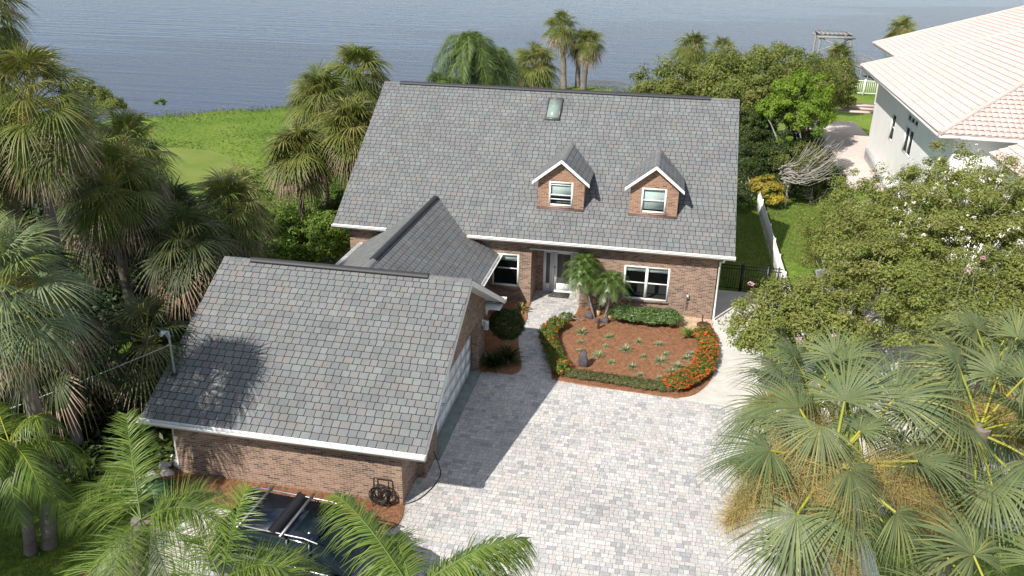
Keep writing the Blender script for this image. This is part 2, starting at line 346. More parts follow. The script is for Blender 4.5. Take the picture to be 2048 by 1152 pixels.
slab_under(mb,[(gx0+.05,gB-.02,gzE-.04),(gx0+.05,gR,gzR-.045),(gx1-.05,gR,gzR-.045),(gx1-.05,gB-.02,gzE-.04)],'white_trim',-.12)
groof=mb.build('roof',house)
tentbox('ridge_vent',(-5.61,gR,gzR+.02),(.46,gR,gzR+.02),.14,.07,SG,'vent_black',groof)
# rake boards
def rake(A,B,h,th,nx,parent,name='rake_board',m='white_trim'):
    b=MB(); A=np.array(A,float)-(0,0,.02);B=np.array(B,float)-(0,0,.02); b.prism([A,B,B-(0,0,h),A-(0,0,h)],m,(nx*th,0,0)); return b.build(name,parent)
e=.003
for x,nx in ((gx1-.022,1),(gx0+.036,-1)):
    rake((x,gF,gzE),(x,gR,gzR),.2,.03,nx,house); rake((x,gR,gzR),(x,gB,gzE),.2,.03,nx,house)
for x,nx in ((xR-.033,1),(xL+.036,-1)):
    rake((x,0,zE),(x,yR,zR),.2,.03,nx,house); rake((x,yR,zR),(x,2*yR,zE),.2,.03,nx,house)
# walls with openings
def wallpanel(mb,fr,u0,u1,v0,v1,holes,m,depth=.12):
    """fr maps (u,v,w) arrays to world; w outward. holes list of (a,b,c,d)=u0,u1,v0,v1"""
    us=sorted({u0,u1,*[h[0] for h in holes],*[h[1] for h in holes]}); vs=sorted({v0,v1,*[h[2] for h in holes],*[h[3] for h in holes]})
    for i in range(len(us)-1):
        for j in range(len(vs)-1):
            cu=(us[i]+us[i+1])/2;cv=(vs[j]+vs[j+1])/2
            if any(h[0]<cu<h[1] and h[2]<cv<h[3] for h in holes): continue
            mb.arr(fr(np.array([(us[i],vs[j],0),(us[i+1],vs[j],0),(us[i+1],vs[j+1],0),(us[i],vs[j+1],0)],float)),[(0,1,2,3)],m)
    for a,b,c,d in holes:
        for P in ([(a,c,0),(b,c,0),(b,c,-depth),(a,c,-depth)],[(a,d,0),(a,d,-depth),(b,d,-depth),(b,d,0)],[(a,c,0),(a,c,-depth),(a,d,-depth),(a,d,0)],[(b,c,0),(b,d,0),(b,d,-depth),(b,c,-depth)]):
            mb.arr(fr(np.array(P,float)),[(0,1,2,3)],m)
FY=lambda y0:(lambda P:np.stack([P[:,0],y0-P[:,2],P[:,1]],1))          # faces -y, u=x, v=z
FXp=lambda x0:(lambda P:np.stack([x0+P[:,2],P[:,0],P[:,1]],1))         # faces +x, u=y
FXm=lambda x0:(lambda P:np.stack([x0-P[:,2],P[:,0],P[:,1]],1))         # faces -x
FYb=lambda y0:(lambda P:np.stack([P[:,0],y0+P[:,2],P[:,1]],1))         # faces +y
def window(parent,fr,a,b,c,d,cols=1,blind=.18,rail=.5,inset=.05,fw=.075,sub=False,name='window',extra=None,fm='white_trim',glass=True):
    f=MB()
    def bx(u0,u1,v0,v1,w0,w1,m,mb=f): mb.box((u0,v0,w0),(u1,v1,w1),m,fr=fr)
    w0,w1=-inset-.05,.012
    bx(a,a+fw,c,d,w0,w1,fm);bx(b-fw,b,c,d,w0,w1,fm);bx(a+fw,b-fw,d-fw,d,w0,w1,fm);bx(a+fw,b-fw,c,c+fw,w0,w1,fm)
    cw=(b-a)/cols
    for k in range(1,cols): bx(a+k*cw-fw*.8,a+k*cw+fw*.8,c+fw,d-fw,w0,w1-.004,fm)
    if rail:
        vm=c+(d-c)*rail
        for k in range(cols):
            l=a+fw if k==0 else a+k*cw+fw*.8; r=b-fw if k==cols-1 else a+(k+1)*cw-fw*.8
            bx(l,r,vm-.022,vm+.022,w0+.01,w1-.03,fm)
    if extra:
        for q in extra: bx(a+fw,b-fw,q-.016,q+.016,w0+.02,w1-.028,fm)
    fo=f.build(name,parent)
    base=parent if sub else fo
    g=MB(); g.arr(fr(np.array([(a+fw*.6,c+fw*.6,-inset-.03),(b-fw*.6,c+fw*.6,-inset-.03),(b-fw*.6,d-fw*.6,-inset-.03),(a+fw*.6,d-fw*.6,-inset-.03)],float)),[(0,1,2,3)],'window_glass'); g.build('pane',base)
    r=MB()  # dark interior box
    D=-.9
    r.arr(fr(np.array([(a,c,D),(b,c,D),(b,d,D),(a,d,D),(a,c,-.13),(b,c,-.13),(b,d,-.13),(a,d,-.13)],float)),[(0,1,2,3),(0,4,5,1),(1,5,6,2),(2,6,7,3),(3,7,4,0)],'room_dark'); r.build('room_lining',base)
    if blind:
        bl=MB(); H=(d-c)*blind
        for k in range(cols): bl.box((a+k*cw+fw,d-fw-H,-.10),(a+(k+1)*cw-fw,d-fw,-.09),'blind',fr=fr)
        bl.build('blind',base)
    return fo
zt=zE+.15
mb=MB()
xl_,xr_=-6.4,10.11; yW=.45; yP=2.0
W1=(.30,1.53,.75,2.29);W2=(6.2,8.16,.68,2.25);PO=(2.08,4.28,-.3,2.62)
wallpanel(mb,FY(yW),xl_,xr_,-.3,zt,[W1,W2,PO],'brick',.10)
# porch recess
mb.arr([(2.08,yW+.1,-.3),(2.08,yP,-.3),(2.08,yP,2.62),(2.08,yW+.1,2.62)],[(3,2,1,0)],'brick')
mb.arr([(4.28,yW+.1,-.3),(4.28,yP,-.3),(4.28,yP,2.62),(4.28,yW+.1,2.62)],[(0,1,2,3)],'brick')
mb.arr([(2.08,yW+.1,2.62),(4.28,yW+.1,2.62),(4.28,yP,2.62),(2.08,yP,2.62)],[(0,1,2,3)],'white_trim')
wallpanel(mb,FY(yP),2.08,4.28,-.3,2.62,[(2.40,4.05,0.0,2.14)],'brick',.05)
# other sides with gables
wallpanel(mb,FYb(2*yR-.5),xl_,xr_,-.3,zt,[],'brick')
for X in (xl_,xr_):
    P=[(X,yW,-.3),(X,2*yR-.5,-.3),(X,2*yR-.5,zE+S1*.5-.1),(X,yR,zR-.18),(X,yW,zE+S1*yW-.1)]
    mb.poly(P if X>0 else P[::-1],'brick')
mb.build('wall',house,uv=True)
# sills & soldier courses
def sill(a,b,z,y,par,m='brick'):
    boxp('window_sill',(a-.04,y-.05,z-.1),(b+.04,y+.05,z-.003),m,par,True)
sill(W1[0],W1[1],W1[2],yW,house); sill(W2[0],W2[1],W2[2],yW,house)
window(house,FY(yW),*W1,blind=.17,rail=.55); window(house,FY(yW),*W2,cols=2,blind=.13,rail=.5)
# front door group
F=FY(yP)
b=MB(); 
for (u0,u1,v0,v1) in ((2.40,2.46,.1,2.14),(2.78,2.86,.1,2.14),(3.84,4.05,.1,2.14),(2.46,2.78,2.06,2.14),(2.86,3.84,2.06,2.14),(2.40,4.05,.0,.10)):
    b.box((u0,v0,-.08),(u1,v1,.02),'white_trim',fr=F)
b.build('door_frame',house)
b=MB(); b.box((2.46,.1,-.05),(2.53,2.06,0),'white_door',fr=F); b.box((2.71,.1,-.05),(2.78,2.06,0),'white_door',fr=F); b.box((2.53,.1,-.05),(2.71,.42,0),'white_door',fr=F); b.box((2.53,1.94,-.05),(2.71,2.06,0),'white_door',fr=F)
sd=b.build('sidelight',house); b=MB(); b.box((2.53,.42,-.04),(2.71,1.94,-.03),'door_glass',fr=F); b.build('pane',sd)
b=MB()
for (u0,u1,v0,v1) in ((2.86,3.05,.1,2.06),(3.65,3.84,.1,2.06),(3.05,3.65,.1,.45),(3.05,3.65,1.92,2.06)): b.box((u0,v0,-.05),(u1,v1,.0),'white_door',fr=F)
dr=b.build('front_door',house); b=MB(); b.box((3.05,.45,-.035),(3.65,1.92,-.025),'door_glass',fr=F); b.build('pane',dr)
b=MB(); b.tube([(2.95,yP-.01,.92),(2.95,yP-.07,.95),(2.95,yP-.07,1.12),(2.95,yP-.01,1.16)],.014,'grey_metal'); b.build('door_handle',dr)
b=MB(); b.box((2.925,yP-.03,1.22),(2.975,yP,1.31),'black_metal'); b.build('door_lock',dr)
boxp('door_head_trim',(2.0,yW-.06,2.60),(4.42,yW-.01,2.655),'white_trim',house)
# garage walls
mb=MB(); gw0,gw1,gwx=-6.03,1.0,1.26; gy0,gyj,gyb=-14.64,-13.25,-5.14
zg=gzE+.1
wallpanel(mb,FY(gy0),gw0,gw1,-.3,zg,[],'brick')
mb.poly([(gw1,gy0,-.3),(gw1,gyj,-.3),(gw1,gyj,gzE+SG*(gyj-gF)-.17),(gw1,gy0,gzE+SG*(gy0-gF)-.17)],'brick')
mb.poly([(gw1,gyj,-.3),(gwx,gyj,-.3),(gwx,gyj,gzE+SG*(gyj-gF)-.17),(gw1,gyj,gzE+SG*(gyj-gF)-.17)],'brick')
GD=(-11.95,-6.43,0.0,2.12)
wallpanel(mb,FXp(gwx),gyj,gyb,-.3,2.3,[GD],'brick',.24)
mb.poly([(gwx,gyj,2.3),(gwx,gyb,2.3),(gwx,gyb,gzE+SG*(gB-gyb)-.17),(gwx,gR,gzR-.17),(gwx,gyj,gzE+SG*(gyj-gF)-.17)],'brick')
wallpanel(mb,FYb(gyb),gw0,gwx,-.3,zg,[],'brick')
mb.poly([(gw0,gy0,-.3),(gw0,gyb,-.3),(gw0,gyb,gzE+SG*(gB-gyb)-.17),(gw0,gR,gzR-.17),(gw0,gy0,gzE+SG*(gy0-gF)-.17)][::-1],'brick')
# link walls under the cross gable
mb.poly([(.1,gyb,-.3),(.1,yW,-.3),(.1,yW,2.35),(.1,gyb,2.35)],'brick'); mb.poly([(-5.2,gyb,-.3),(-5.2,yW,-.3),(-5.2,yW,2.35),(-5.2,gyb,2.35)][::-1],'brick')
mb.build('wall',house,uv=True)
# garage door
mb=MB(); F=FXp(1.0)
npan=4
for k in range(npan):
    v0=.02+k*2.1/npan; 
    mb.box((-11.93,v0+.006,-.04),(-6.45,v0+2.1/npan-.006,.0),'white_door',fr=F)
    for q in range(8):
        u0=-11.93+q*.685+.06; mb.box((u0,v0+.07,.0),(u0+.565,v0+2.1/npan-.07,.005),'white_door',fr=F)
gd=mb.build('garage_door',house)
b=MB(); b.tube([(1.01,-10.6,.95),(1.08,-10.6,.97),(1.08,-10.45,.97),(1.01,-10.45,.95)],.012,'black_metal'); b.build('handle',gd)
# soffits
def quadbox(name,lo,hi,m='white_trim'): return boxp(name,lo,hi,m,house)
quadbox('soffit',(xL+.05,.05,zE-.2),(xR-.05,yW,zE-.165)); quadbox('soffit',(gx0+.05,gF+.04,gzE-.2),(gx1-.05,gy0,gzE-.165)); quadbox('soffit',(gx0+.05,gyb,gzE-.2),(gx1-.05,gB-.04,gzE-.165))
# gable end corner return on garage
b=MB(); b.prism([(gwx+.01,gyb,gzE-.2),(gwx+.01,gyb,gzE-.5),(gwx+.01,gyb+.3,gzE-.2)],'white_trim',(.06,0,0)); b.build('cornice_return',house)
# gutters (open K style)
def gutter(A,B,out,name='gutter'):
    A=np.array(A,float);B=np.array(B,float);o=np.array(out,float);z=np.array([0,0,1.22]); o=o*1.25; b=MB(); D=B-A
    b.prism([A,A-z*.13,A-z*.13+o*.08,A+o*.13,A+o*.13-z*.0+o*.012,A+o*.09-z*.142,A-z*.142],'white_trim',D) if False else None
    b.prism([A-z*.13,A-z*.13+o*.09,A-z*.118+o*.09,A-z*.118],'white_trim',D)
    b.prism([A-z*.13+o*.09,A+o*.135-z*.01,A+o*.125-z*.01,A-z*.118+o*.085],'white_trim',D)
    b.prism([A+o*.125-z*.01,A+o*.15-z*.01,A+o*.15+z*.002,A+o*.125+z*.002],'white_trim',D)
    b.prism([A-z*.13,A-z*.118+z*.1,A+z*.0-o*.012,A-z*.13-o*.012],'white_trim',D)
    for P in (A,B-nrm(D)*.006): b.prism([P-z*.13,P-z*.13+o*.09,P+o*.14,P],'white_trim',nrm(D)*.006)
    L=np.linalg.norm(D);k=.4
    while k<L: 
        P=A+nrm(D)*k; b.prism([P-z*.012,P+o*.13-z*.012,P+o*.13-z*.006,P-z*.006],'white_trim',nrm(D)*.02); k+=.9
    return b.build(name,house)
gutter((-.72,-.005,zE-.0),(xR+.03,-.005,zE-.0),(0,-1,0)); gutter((xL-.03,-.005,zE),(-4.42,-.005,zE),(0,-1,0))
gutter((gx0-.05,gF-.005,gzE),(gx1+.04,gF-.005,gzE),(0,-1,0)); gutter((gx0-.05,gB+.005,gzE),(-5.6,gB+.005,gzE),(0,1,0)); gutter((.62,gB+.005,gzE),(gx1+.04,gB+.005,gzE),(0,1,0))
gutter((xL-.03,2*yR+.005,zE),(xR+.03,2*yR+.005,zE),(0,1,0))
gutter((kx+hw+.003,gB-.1,zk),(kx+hw+.003,.42,zk),(1,0,0)); gutter((kx-hw-.003,gB-.1,zk),(kx-hw-.003,.42,zk),(-1,0,0))
# fascia behind gutters (flat, bright)
for (A,B) in (((xL,-.002,zE-.2),(xR,.02,zE-.13)),((gx0,gF-.002,gzE-.2),(gx1,gF+.02,gzE-.13))): quadbox('fascia',A,B)
# downspouts
def spout(pts,label='downspout'):
    b=MB(); b.tube(pts,.042,'white_trim',n=6); return b.build(label,house)
spout([(10.32,-.02,zE-.1),(10.3,.05,zE-.3),(10.19,.36,zE-.42),(10.19,.36,.2),(10.22,.30,.08),(10.4,.12,.04)])
spout([(-6.2,gF+.05,gzE-.1),(-6.15,gF+.1,gzE-.28),(-6.11,gy0+.1,gzE-.4),(-6.11,gy0+.1,.1)])
spout([(1.5,gB-.02,gzE-.12),(1.4,gB-.2,gzE-.25),(1.2,gyb+.08,gzE-.45),(1.2,gyb+.08,.15),(1.4,gyb+.1,.06)])
b=MB(); b.tube(spline([(1.3,-5.35,.16),(1.55,-5.38,.1),(1.75,-5.36,.16),(1.95,-5.4,.18),(2.15,-5.42,.1),(2.3,-5.45,.09)],4,False),.06,'white_trim',n=8)
tag(b.build('drain_extension'),'white wavy plastic drain pipe lying in the dark corner bed','drain pipe')
# dormers
def dormer(cx):
    w_=1.025; y0=1.48; za=6.5; ze=5.5; sd=(za-ze)/(w_+.216); yb0=y0; z0=zE+S1*y0
    b=MB(); F=FY(y0); wz=4.36
    zs=ze+sd*.216-.07
    W=(cx-.53,cx+.53,wz,wz+1.10)
    wallpanel(b,F,cx-w_,cx+w_,z0-.1,zs,[W],'brick_dormer',.1)
    b.poly([(cx-w_,y0,zs),(cx+w_,y0,zs),(cx,y0,za-.12)],'brick_dormer')
    for s in (-1,1):
        X=cx+s*w_; P=[(X,y0,z0-.1),(X,(zs-zE)/S1,zs),(X,y0,zs)]; b.poly(P if s>0 else P[::-1],'brick_dormer')
    d=b.build('dormer',house,uv=True)
    b=MB(); W2_=w_+.216; ys=y0-.25; ls=math.hypot(W2_,za-ze)
    for s in (-1,1):
        yeb=(ze-zE)/S1; yrb=(za-zE)/S1
        U=(0,1,0); Wv=np.array([-s*W2_,0,za-ze])/ls
        shingle_plane(b,(cx+s*W2_,ys,ze),U,Wv,[(0,0),(yeb-ys,0),(yrb-ys,ls),(0,ls)],int(cx*10)+s+20,tw=.3)
    ridge_caps(b,(cx,ys,za+.005),(cx,(za-zE)/S1-.02,za+.005),31,wd=.15,drop=sd)
    for s in (-1,1):
        b.prism([(cx+s*W2_,ys+.01,ze-.02),(cx,ys+.01,za-.02),(cx,ys+.01,za-.1),(cx+s*W2_,ys+.01,ze-.1)],'white_trim',(0,.24,0))
    b.build('dormer_roof',d)
    b=MB()
    for s in (-1,1): b.prism([(cx+s*(W2_+.02),ys-.03,ze-.015),(cx,ys-.03,za+.0),(cx,ys-.03,za-.15),(cx+s*(W2_+.02),ys-.03,ze-.155)],'white_trim',(0,.035,0))
    b.build('fascia',d)
    b=MB(); b.box((cx-w_-.03,y0-.06,z0-.17),(cx+w_+.03,y0-.004,z0+.07),'flashing'); b.build('flashing',d)
    b=MB(); b.box((W[0]-.05,y0-.05,wz-.09),(W[1]+.05,y0-.003,wz-.003),'brick_dormer'); b.build('window_sill',d,uv=True)
    return d,F,W
d,F_,W_=dormer(3.14); d['label']='left dormer with the lower window sash raised open'
window(d,F_,*W_,blind=.55,rail=.45,sub=True,extra=[W_[2]+.3,W_[3]-.15])
d,F_,W_=dormer(7.18); d['label']='right dormer with closed window and pale blind'
window(d,F_,*W_,blind=.8,rail=.5,sub=True)
# skylight on main roof
P0=np.array([1.62,5.92,zE+S1*5.92]); U=np.array([1.,0,0]); Wv=w1; Nn=np.cross(U,Wv)
def skf(P): return P0+P[:,0:1]*U+P[:,1:2]*Wv+P[:,2:3]*Nn
b=MB(); SW,SHt=.72,1.45
for lo,hi in (((0,0,-.02),(SW,.09,.13)),((0,SHt-.07,-.02),(SW,SHt,.13)),((0,.09,-.02),(.06,SHt-.07,.13)),((SW-.06,.09,-.02),(SW,SHt-.07,.13))): b.box(lo,hi,'frame_grey',fr=skf)
sk=b.build('skylight',house)
b=MB(); b.box((.06,.09,.07),(SW-.06,SHt-.07,.08),'skylight_glass',fr=skf); b.build('pane',sk)
# wall lamp, meter, mast
b=MB(); b.box((gwx,-5.72,1.62),(gwx+.03,-5.60,1.86),'white_trim'); b.box((gwx+.03,-5.69,1.80),(gwx+.16,-5.63,1.84),'white_trim')
b.box((gwx+.06,-5.75,1.76),(gwx+.24,-5.57,1.79),'white_trim'); b.box((gwx+.06,-5.75,1.48),(gwx+.24,-5.57,1.50),'white_trim')
for dx in (.065,.215):
    for dy in (-5.745,-5.595): b.box((gwx+dx,dy,1.50),(gwx+dx+.02,dy+.02,1.76),'white_trim')
b.box((gwx+.10,-5.71,1.50),(gwx+.20,-5.61,1.70),'blind')
b.build('wall_lamp',house)
b=MB(); b.box((8.95,yW-.09,.95),(9.07,yW,1.13),'grey_metal'); b.tube([(9.0,yW-.02,.95),(8.98,yW-.02,.4)],.008,'black_metal'); b.tube([(9.04,yW-.02,.95),(9.03,yW-.02,.4)],.008,'black_metal'); b.build('outlet_box',house)
b=MB(); mp_=np.array([-6.22,-13.9,3.0]); b.tube([mp_,mp_+(0,0,1.25)],.038,'grey_metal'); b.tube([mp_+(0,0,-.02),mp_+(0,0,.05)],[.12,.05],'rubber',n=10)
b.tube([mp_+(0,0,1.2),mp_+(-.03,-.02,1.36),mp_+(-.14,-.06,1.38),mp_+(-.2,-.1,1.28)],[.05,.08,.09,.06],'grey_metal'); b.tube([mp_+(-.1,0,.95),mp_+(.08,0,.95)],.015,'grey_metal'); b.build('service_mast',house)
b=MB(); A=mp_+np.array([-.04,0,.95]); Bp=np.array([-16,-20.5,1.2]); T=np.linspace(0,1,24)[:,None]; b.tube(A+(Bp-A)*T-np.array([0,0,1.])*.9*(T*(1-T)),.014,'grey_metal',n=5); tag(b.build('power_cable'),'thin grey overhead power cable running from the roof mast into the palms','cable')
# ---------------- ground ----------------
def hgt(x,y):
    x=np.asarray(x,float);y=np.asarray(y,float)
    sh=70-(x<-5)*(-5-x)*.85+(x>5)*np.minimum((x-5)*.8,30)          # shoreline distance
    sh=np.maximum(sh,30)
    t=np.clip((y-18)/(sh-18),0,1.2); base=-.95*t*t*(3-2*np.minimum(t,1))
    return np.where(y>18,base-.0,0.)+np.where(y>sh,-(y-sh)*.12,0)
def grid(xs,ys,zf,m,name,t=None):
    X,Y=np.meshgrid(xs,ys); Z=zf(X,Y); V=np.stack([X,Y,Z],-1).reshape(-1,3); nx=len(xs)
    i,j=np.meshgrid(np.arange(nx-1),np.arange(len(ys)-1)); a=(j*nx+i).ravel(); F=np.stack([a,a+1,a+1+nx,a+nx],1)
    b=MB(); b.arr(V,F,m); return b.build(name,smooth=True)
m,n,p=newmat('lawn')
x1=noise(n,.09,4,.55); x2=noise(n,3.5,6,.7); x3=noise(n,30,3,.7)
r=ramp(n,[(.085,.15,.018),(.12,.19,.024),(.155,.22,.034),(.19,.22,.055)],[.3,.45,.58,.75]); n.links.new(x1.outputs['Fac'],r.inputs[0])
r2=ramp(n,[(.55,)*3,(1.35,)*3],[.3,.7]); n.links.new(x2.outputs['Fac'],r2.inputs[0]); r3=ramp(n,[(.6,)*3,(1.35,)*3],[.3,.7]); n.links.new(x3.outputs['Fac'],r3.inputs[0])
c=mixc(n,1.,r.outputs[0],r2.outputs[0],'MULTIPLY'); c=mixc(n,1.,c,r3.outputs[0],'MULTIPLY'); n.links.new(c,p.inputs['Base Color']); p.inputs['Roughness'].default_value=.9; p.inputs['Specular IOR Level'].default_value=.15
bump(n,p,x2.outputs['Fac'],.6,.15)
xs=np.concatenate([np.arange(-400,-60,20),np.arange(-60,60,1.5),np.arange(60,401,20)]); ys=np.concatenate([np.arange(-300,-30,15),np.arange(-30,110,1.5),[112,140]])
def gz_(X,Y):
    z=hgt(X,Y)-.03; rg=np.sin(X*.7+Y*.5)*.02+np.sin(X*.23-Y*.31)*.03; return np.where(Y>18,z+rg,z-.02)
struct(grid(xs,ys,gz_,'lawn','ground'))
m,n,p=newmat('mown'); x1=noise(n,.5,5); x2=noise(n,25,4,.7); r=ramp(n,[(.13,.18,.036),(.18,.215,.055)],[.3,.7]); n.links.new(x1.outputs['Fac'],r.inputs[0]); r3=ramp(n,[(.65,)*3,(1.3,)*3],[.3,.7]); n.links.new(x2.outputs['Fac'],r3.inputs[0])
n.links.new(mixc(n,1.,r.outputs[0],r3.outputs[0],'MULTIPLY'),p.inputs['Base Color']); p.inputs['Roughness'].default_value=.95; p.inputs['Specular IOR Level'].default_value=.1
# water
m,n,p=newmat('water'); p.inputs['Base Color'].default_value=(.032,.062,.15,1); p.inputs['Roughness'].default_value=.12; p.inputs['IOR'].default_value=1.24; p.inputs['Specular IOR Level'].default_value=.5; p.inputs['Specular Tint'].default_value=(.62,.8,1,1)
t=n.nodes.new('ShaderNodeTexCoord'); 
wa=noise(n,.55,5,.6,stretch=(.35,1,1)); wb=noise(n,2.8,5,.6,stretch=(.6,1,1)); wc=noise(n,.012,3,.5,stretch=(.35,1.4,1))
wv=n.nodes.new('ShaderNodeTexWave'); wv.wave_type='BANDS'; wv.bands_direction='Y'; wv.inputs['Scale'].default_value=.09; wv.inputs['Distortion'].default_value=3; wv.inputs['Detail'].default_value=2; wv.inputs['Detail Scale'].default_value=.4
mpw=n.nodes.new('ShaderNodeMapping'); mpw.inputs['Rotation'].default_value=(0,0,R(12)); n.links.new(t.outputs['Object'],mpw.inputs[0]); n.links.new(mpw.outputs[0],wv.inputs['Vector'])
sxy=n.nodes.new('ShaderNodeSeparateXYZ'); n.links.new(t.outputs['Object'],sxy.inputs[0])
def mth(op,a,b_):
    q=n.nodes.new('ShaderNodeMath'); q.operation=op
    for i,v in ((0,a),(1,b_)):
        if isinstance(v,bpy.types.NodeSocket): n.links.new(v,q.inputs[i])
        else: q.inputs[i].default_value=v
    return q.outputs[0]
gr=mth('SUBTRACT',sxy.outputs[1],mth('MULTIPLY',sxy.outputs[0],1.1)); gr=mth('ADD',mth('MULTIPLY',mth('SUBTRACT',gr,163),1/60),mth('MULTIPLY',mth('SUBTRACT',wc.outputs['Fac'],.5),6.)); gr=mth('ADD',gr,.5)
rr=ramp(n,[(0,0,0),(1,1,1)],[.3,.7]); n.links.new(gr,rr.inputs[0])
b1=n.nodes.new('ShaderNodeBump'); b1.inputs['Distance'].default_value=.22; n.links.new(wa.outputs['Fac'],b1.inputs['Height']); b1.inputs['Strength'].default_value=.9
b2=n.nodes.new('ShaderNodeBump'); b2.inputs['Distance'].default_value=.4; n.links.new(wb.outputs['Fac'],b2.inputs['Height']); n.links.new(b1.outputs[0],b2.inputs['Normal'])
mr=n.nodes.new('ShaderNodeMapRange'); mr.inputs['To Min'].default_value=1.; mr.inputs['To Max'].default_value=.22; n.links.new(rr.outputs[0],mr.inputs[0]); n.links.new(mr.outputs[0],b2.inputs['Strength']); n.links.new(mr.outputs[0],b1.inputs['Strength'])
b3=n.nodes.new('ShaderNodeBump'); b3.inputs['Distance'].default_value=.8; b3.inputs['Strength'].default_value=.8; wl=noise(n,1,3,.6,stretch=(.05,.45,1)); n.links.new(wl.outputs['Fac'],b3.inputs['Height']); n.links.new(b2.outputs[0],b3.inputs['Normal']); n.links.new(b3.outputs[0],p.inputs['Normal'])
b=MB(); b.arr([(-3000,30,-1),(3000,30,-1),(3000,4500,-1),(-3000,4500,-1)],[(0,1,2,3)],'water'); struct(b.build('water'))
# surfaces
def sheet(name,poly,z,th,m,struct_=True,t=.5):
    import bmesh
    P=np.array(poly,float)[:,:2]; bm=bmesh.new(); vs=[bm.verts.new((x,y,z)) for x,y in P]; f=bm.faces.new(vs)
    f.normal_update()
    if f.normal.z<0: f.normal_flip()
    bmesh.ops.triangulate(bm,faces=[f])
    bm.verts.index_update(); k=len(P)
    A=sum(P[i][0]*P[(i+1)%k][1]-P[(i+1)%k][0]*P[i][1] for i in range(k))
    b=MB(); b.arr([v.co[:] for v in bm.verts],[[v.index for v in f.verts] for f in bm.faces],m,t); bm.free()
    Q=[(x,y,z) for x,y in P]; q=[(x,y,z-th) for x,y in P]
    F=[(i,i+k,(i+1)%k+k,(i+1)%k) for i in range(k)]
    if A<0: F=[f[::-1] for f in F]
    b.arr(Q+q,F,m,t)
    o=b.build(name); 
    if struct_: struct(o)
    return o
# pavers: rows along x, mixed lengths
def pavers():
    rg=random.Random(3); b=MB(); b.arr([(-3.2,-31.5,.0),(13.3,-31.5,.0),(13.3,2.02,.0),(-3.2,2.02,.0)],[(0,1,2,3)],'paver_joint')
    V=[];T=[]; y=-31.5; g=.004
    gap=None
    while y<1.98:
        hh=rg.choice([.18,.18,.15]); x=-3.2-rg.random()*.2
        hh=min(hh,2.0-y)
        k=0
        while x<13.3:
            wd=rg.choice([.12,.15,.19,.19,.23,.28]); 
            if not(y>-15.2 and x+wd<.8) and not(y>-6 and x>4.6) :
                x0,x1,y0,y1=x+g,x+wd-g,y+g,y+hh-g; t=rg.random(); z=.012+rg.random()*.003
                V+= [(x0,y0,z),(x1,y0,z),(x1,y1,z),(x0,y1,z)]; T.append(t)
            x+=wd
        y+=hh
    b.arr(V,np.arange(len(V)).reshape(-1,4),'paver',T); struct(b.build('driveway'))
pavers()
bed=spline([(4.30,.44),(4.22,-.5),(3.75,-1.35),(3.2,-2.05),(3.14,-2.7),(3.32,-3.6),(3.72,-4.7),(3.95,-5.6),(4.1,-6.35)],5,False)
bedR=spline([(8.74,-6.72),(9.35,-6.3),(9.9,-5.2),(10.15,-3.8),(10.2,-2.4),(10.12,-1.1),(10.08,.44)],5,False)
bedP=[tuple(p) for p in bed]+[(5.,-6.5),(6.8,-6.62)]+[tuple(p) for p in bedR]
sheet('garden_bed',bedP,.055,.06,'mulch')
lb=[(1.3,-6.36),(2.6,-6.33)]+[tuple(p) for p in spline([(2.78,-6.1),(2.8,-5.6),(2.55,-4.6),(2.35,-3.8),(2.2,-2.9),(2.22,-1.9),(2.25,-1.2),(2.1,-.4),(2.13,.44)],4,False)]+[(.1,.44),(.1,-5.1),(1.26,-5.1)]
sheet('garden_bed',lb,.055,.06,'mulch')
gm=[(-6.9,-14.2),(-6.4,-15.4),(-4.6,-15.7)]+[tuple(p) for p in spline([(-4.4,-15.72),(-2,-16.0),(-.2,-16.1),(.95,-15.75),(1.15,-15.3),(1.02,-14.62)],4,False)]+[(-6.0,-14.62)]
sheet('garden_bed',gm,.05,.05,'mulch')
sheet('walkway',[(10.09,.45),(10.13,-1.1),(10.21,-2.4),(10.16,-3.8),(9.9,-5.2),(9.35,-6.32),(8.72,-6.74),(9.4,-6.78),(13.3,-7.05),(13.3,4.05),(10.12,4.05)],.03,.04,'concrete')
sheet('apron',[(1.0,-12.1),(1.42,-12.3),(1.40,-6.38),(1.0,-6.38)],.05,.06,'apron_concrete')
sheet('parking_pad',[(-5.6,-30),(-3.2,-30),(-3.2,-16.05),(-3.5,-15.95),(-5.7,-15.8),(-5.9,-16.6)],.02,.05,'concrete')
sheet('stepping_path',[(-8.9,2.6),(-8.1,3.2),(-7.4,6.5),(-8.0,14),(-8.9,14),(-8.6,6),(-9.5,3.4)],-.01,.03,'concrete')
MOWN=[(-35,20),(-32.5,22.8),(-28,23.4),(-24.5,22),(-22.3,18.5),(-20.8,14.5),(-18.5,10),(-20,4),(-28,3),(-36,10)]; sheet('mown_lawn',[tuple(p) for p in spline(MOWN,6)],.0,.3,'mown')
tintmat('pea_gravel',[(.62,.47,.32)]*2,.9,ns=18,namt=.35,bs=30,bstr=.8,bd=.03,fine=30)
sheet('gravel_patch',[tuple(p) for p in spline([(8.6,.4),(8.7,-.3),(9.2,-.75),(9.9,-.9),(10.07,-.4),(10.07,.4)],3)],.075,.03,'pea_gravel')
plain('terrace_paving',(.58,.50,.46),.9,ns=3,namt=.12); sheet('brick_terrace',[(18.3,25),(25,25),(25,50),(19.5,50),(18.3,40)],.06,.6,'terrace_paving')
sheet('neighbour_driveway',[(14.5,-12),(26,-12),(26,11),(21,12),(15.5,8)],.0,.03,'concrete')
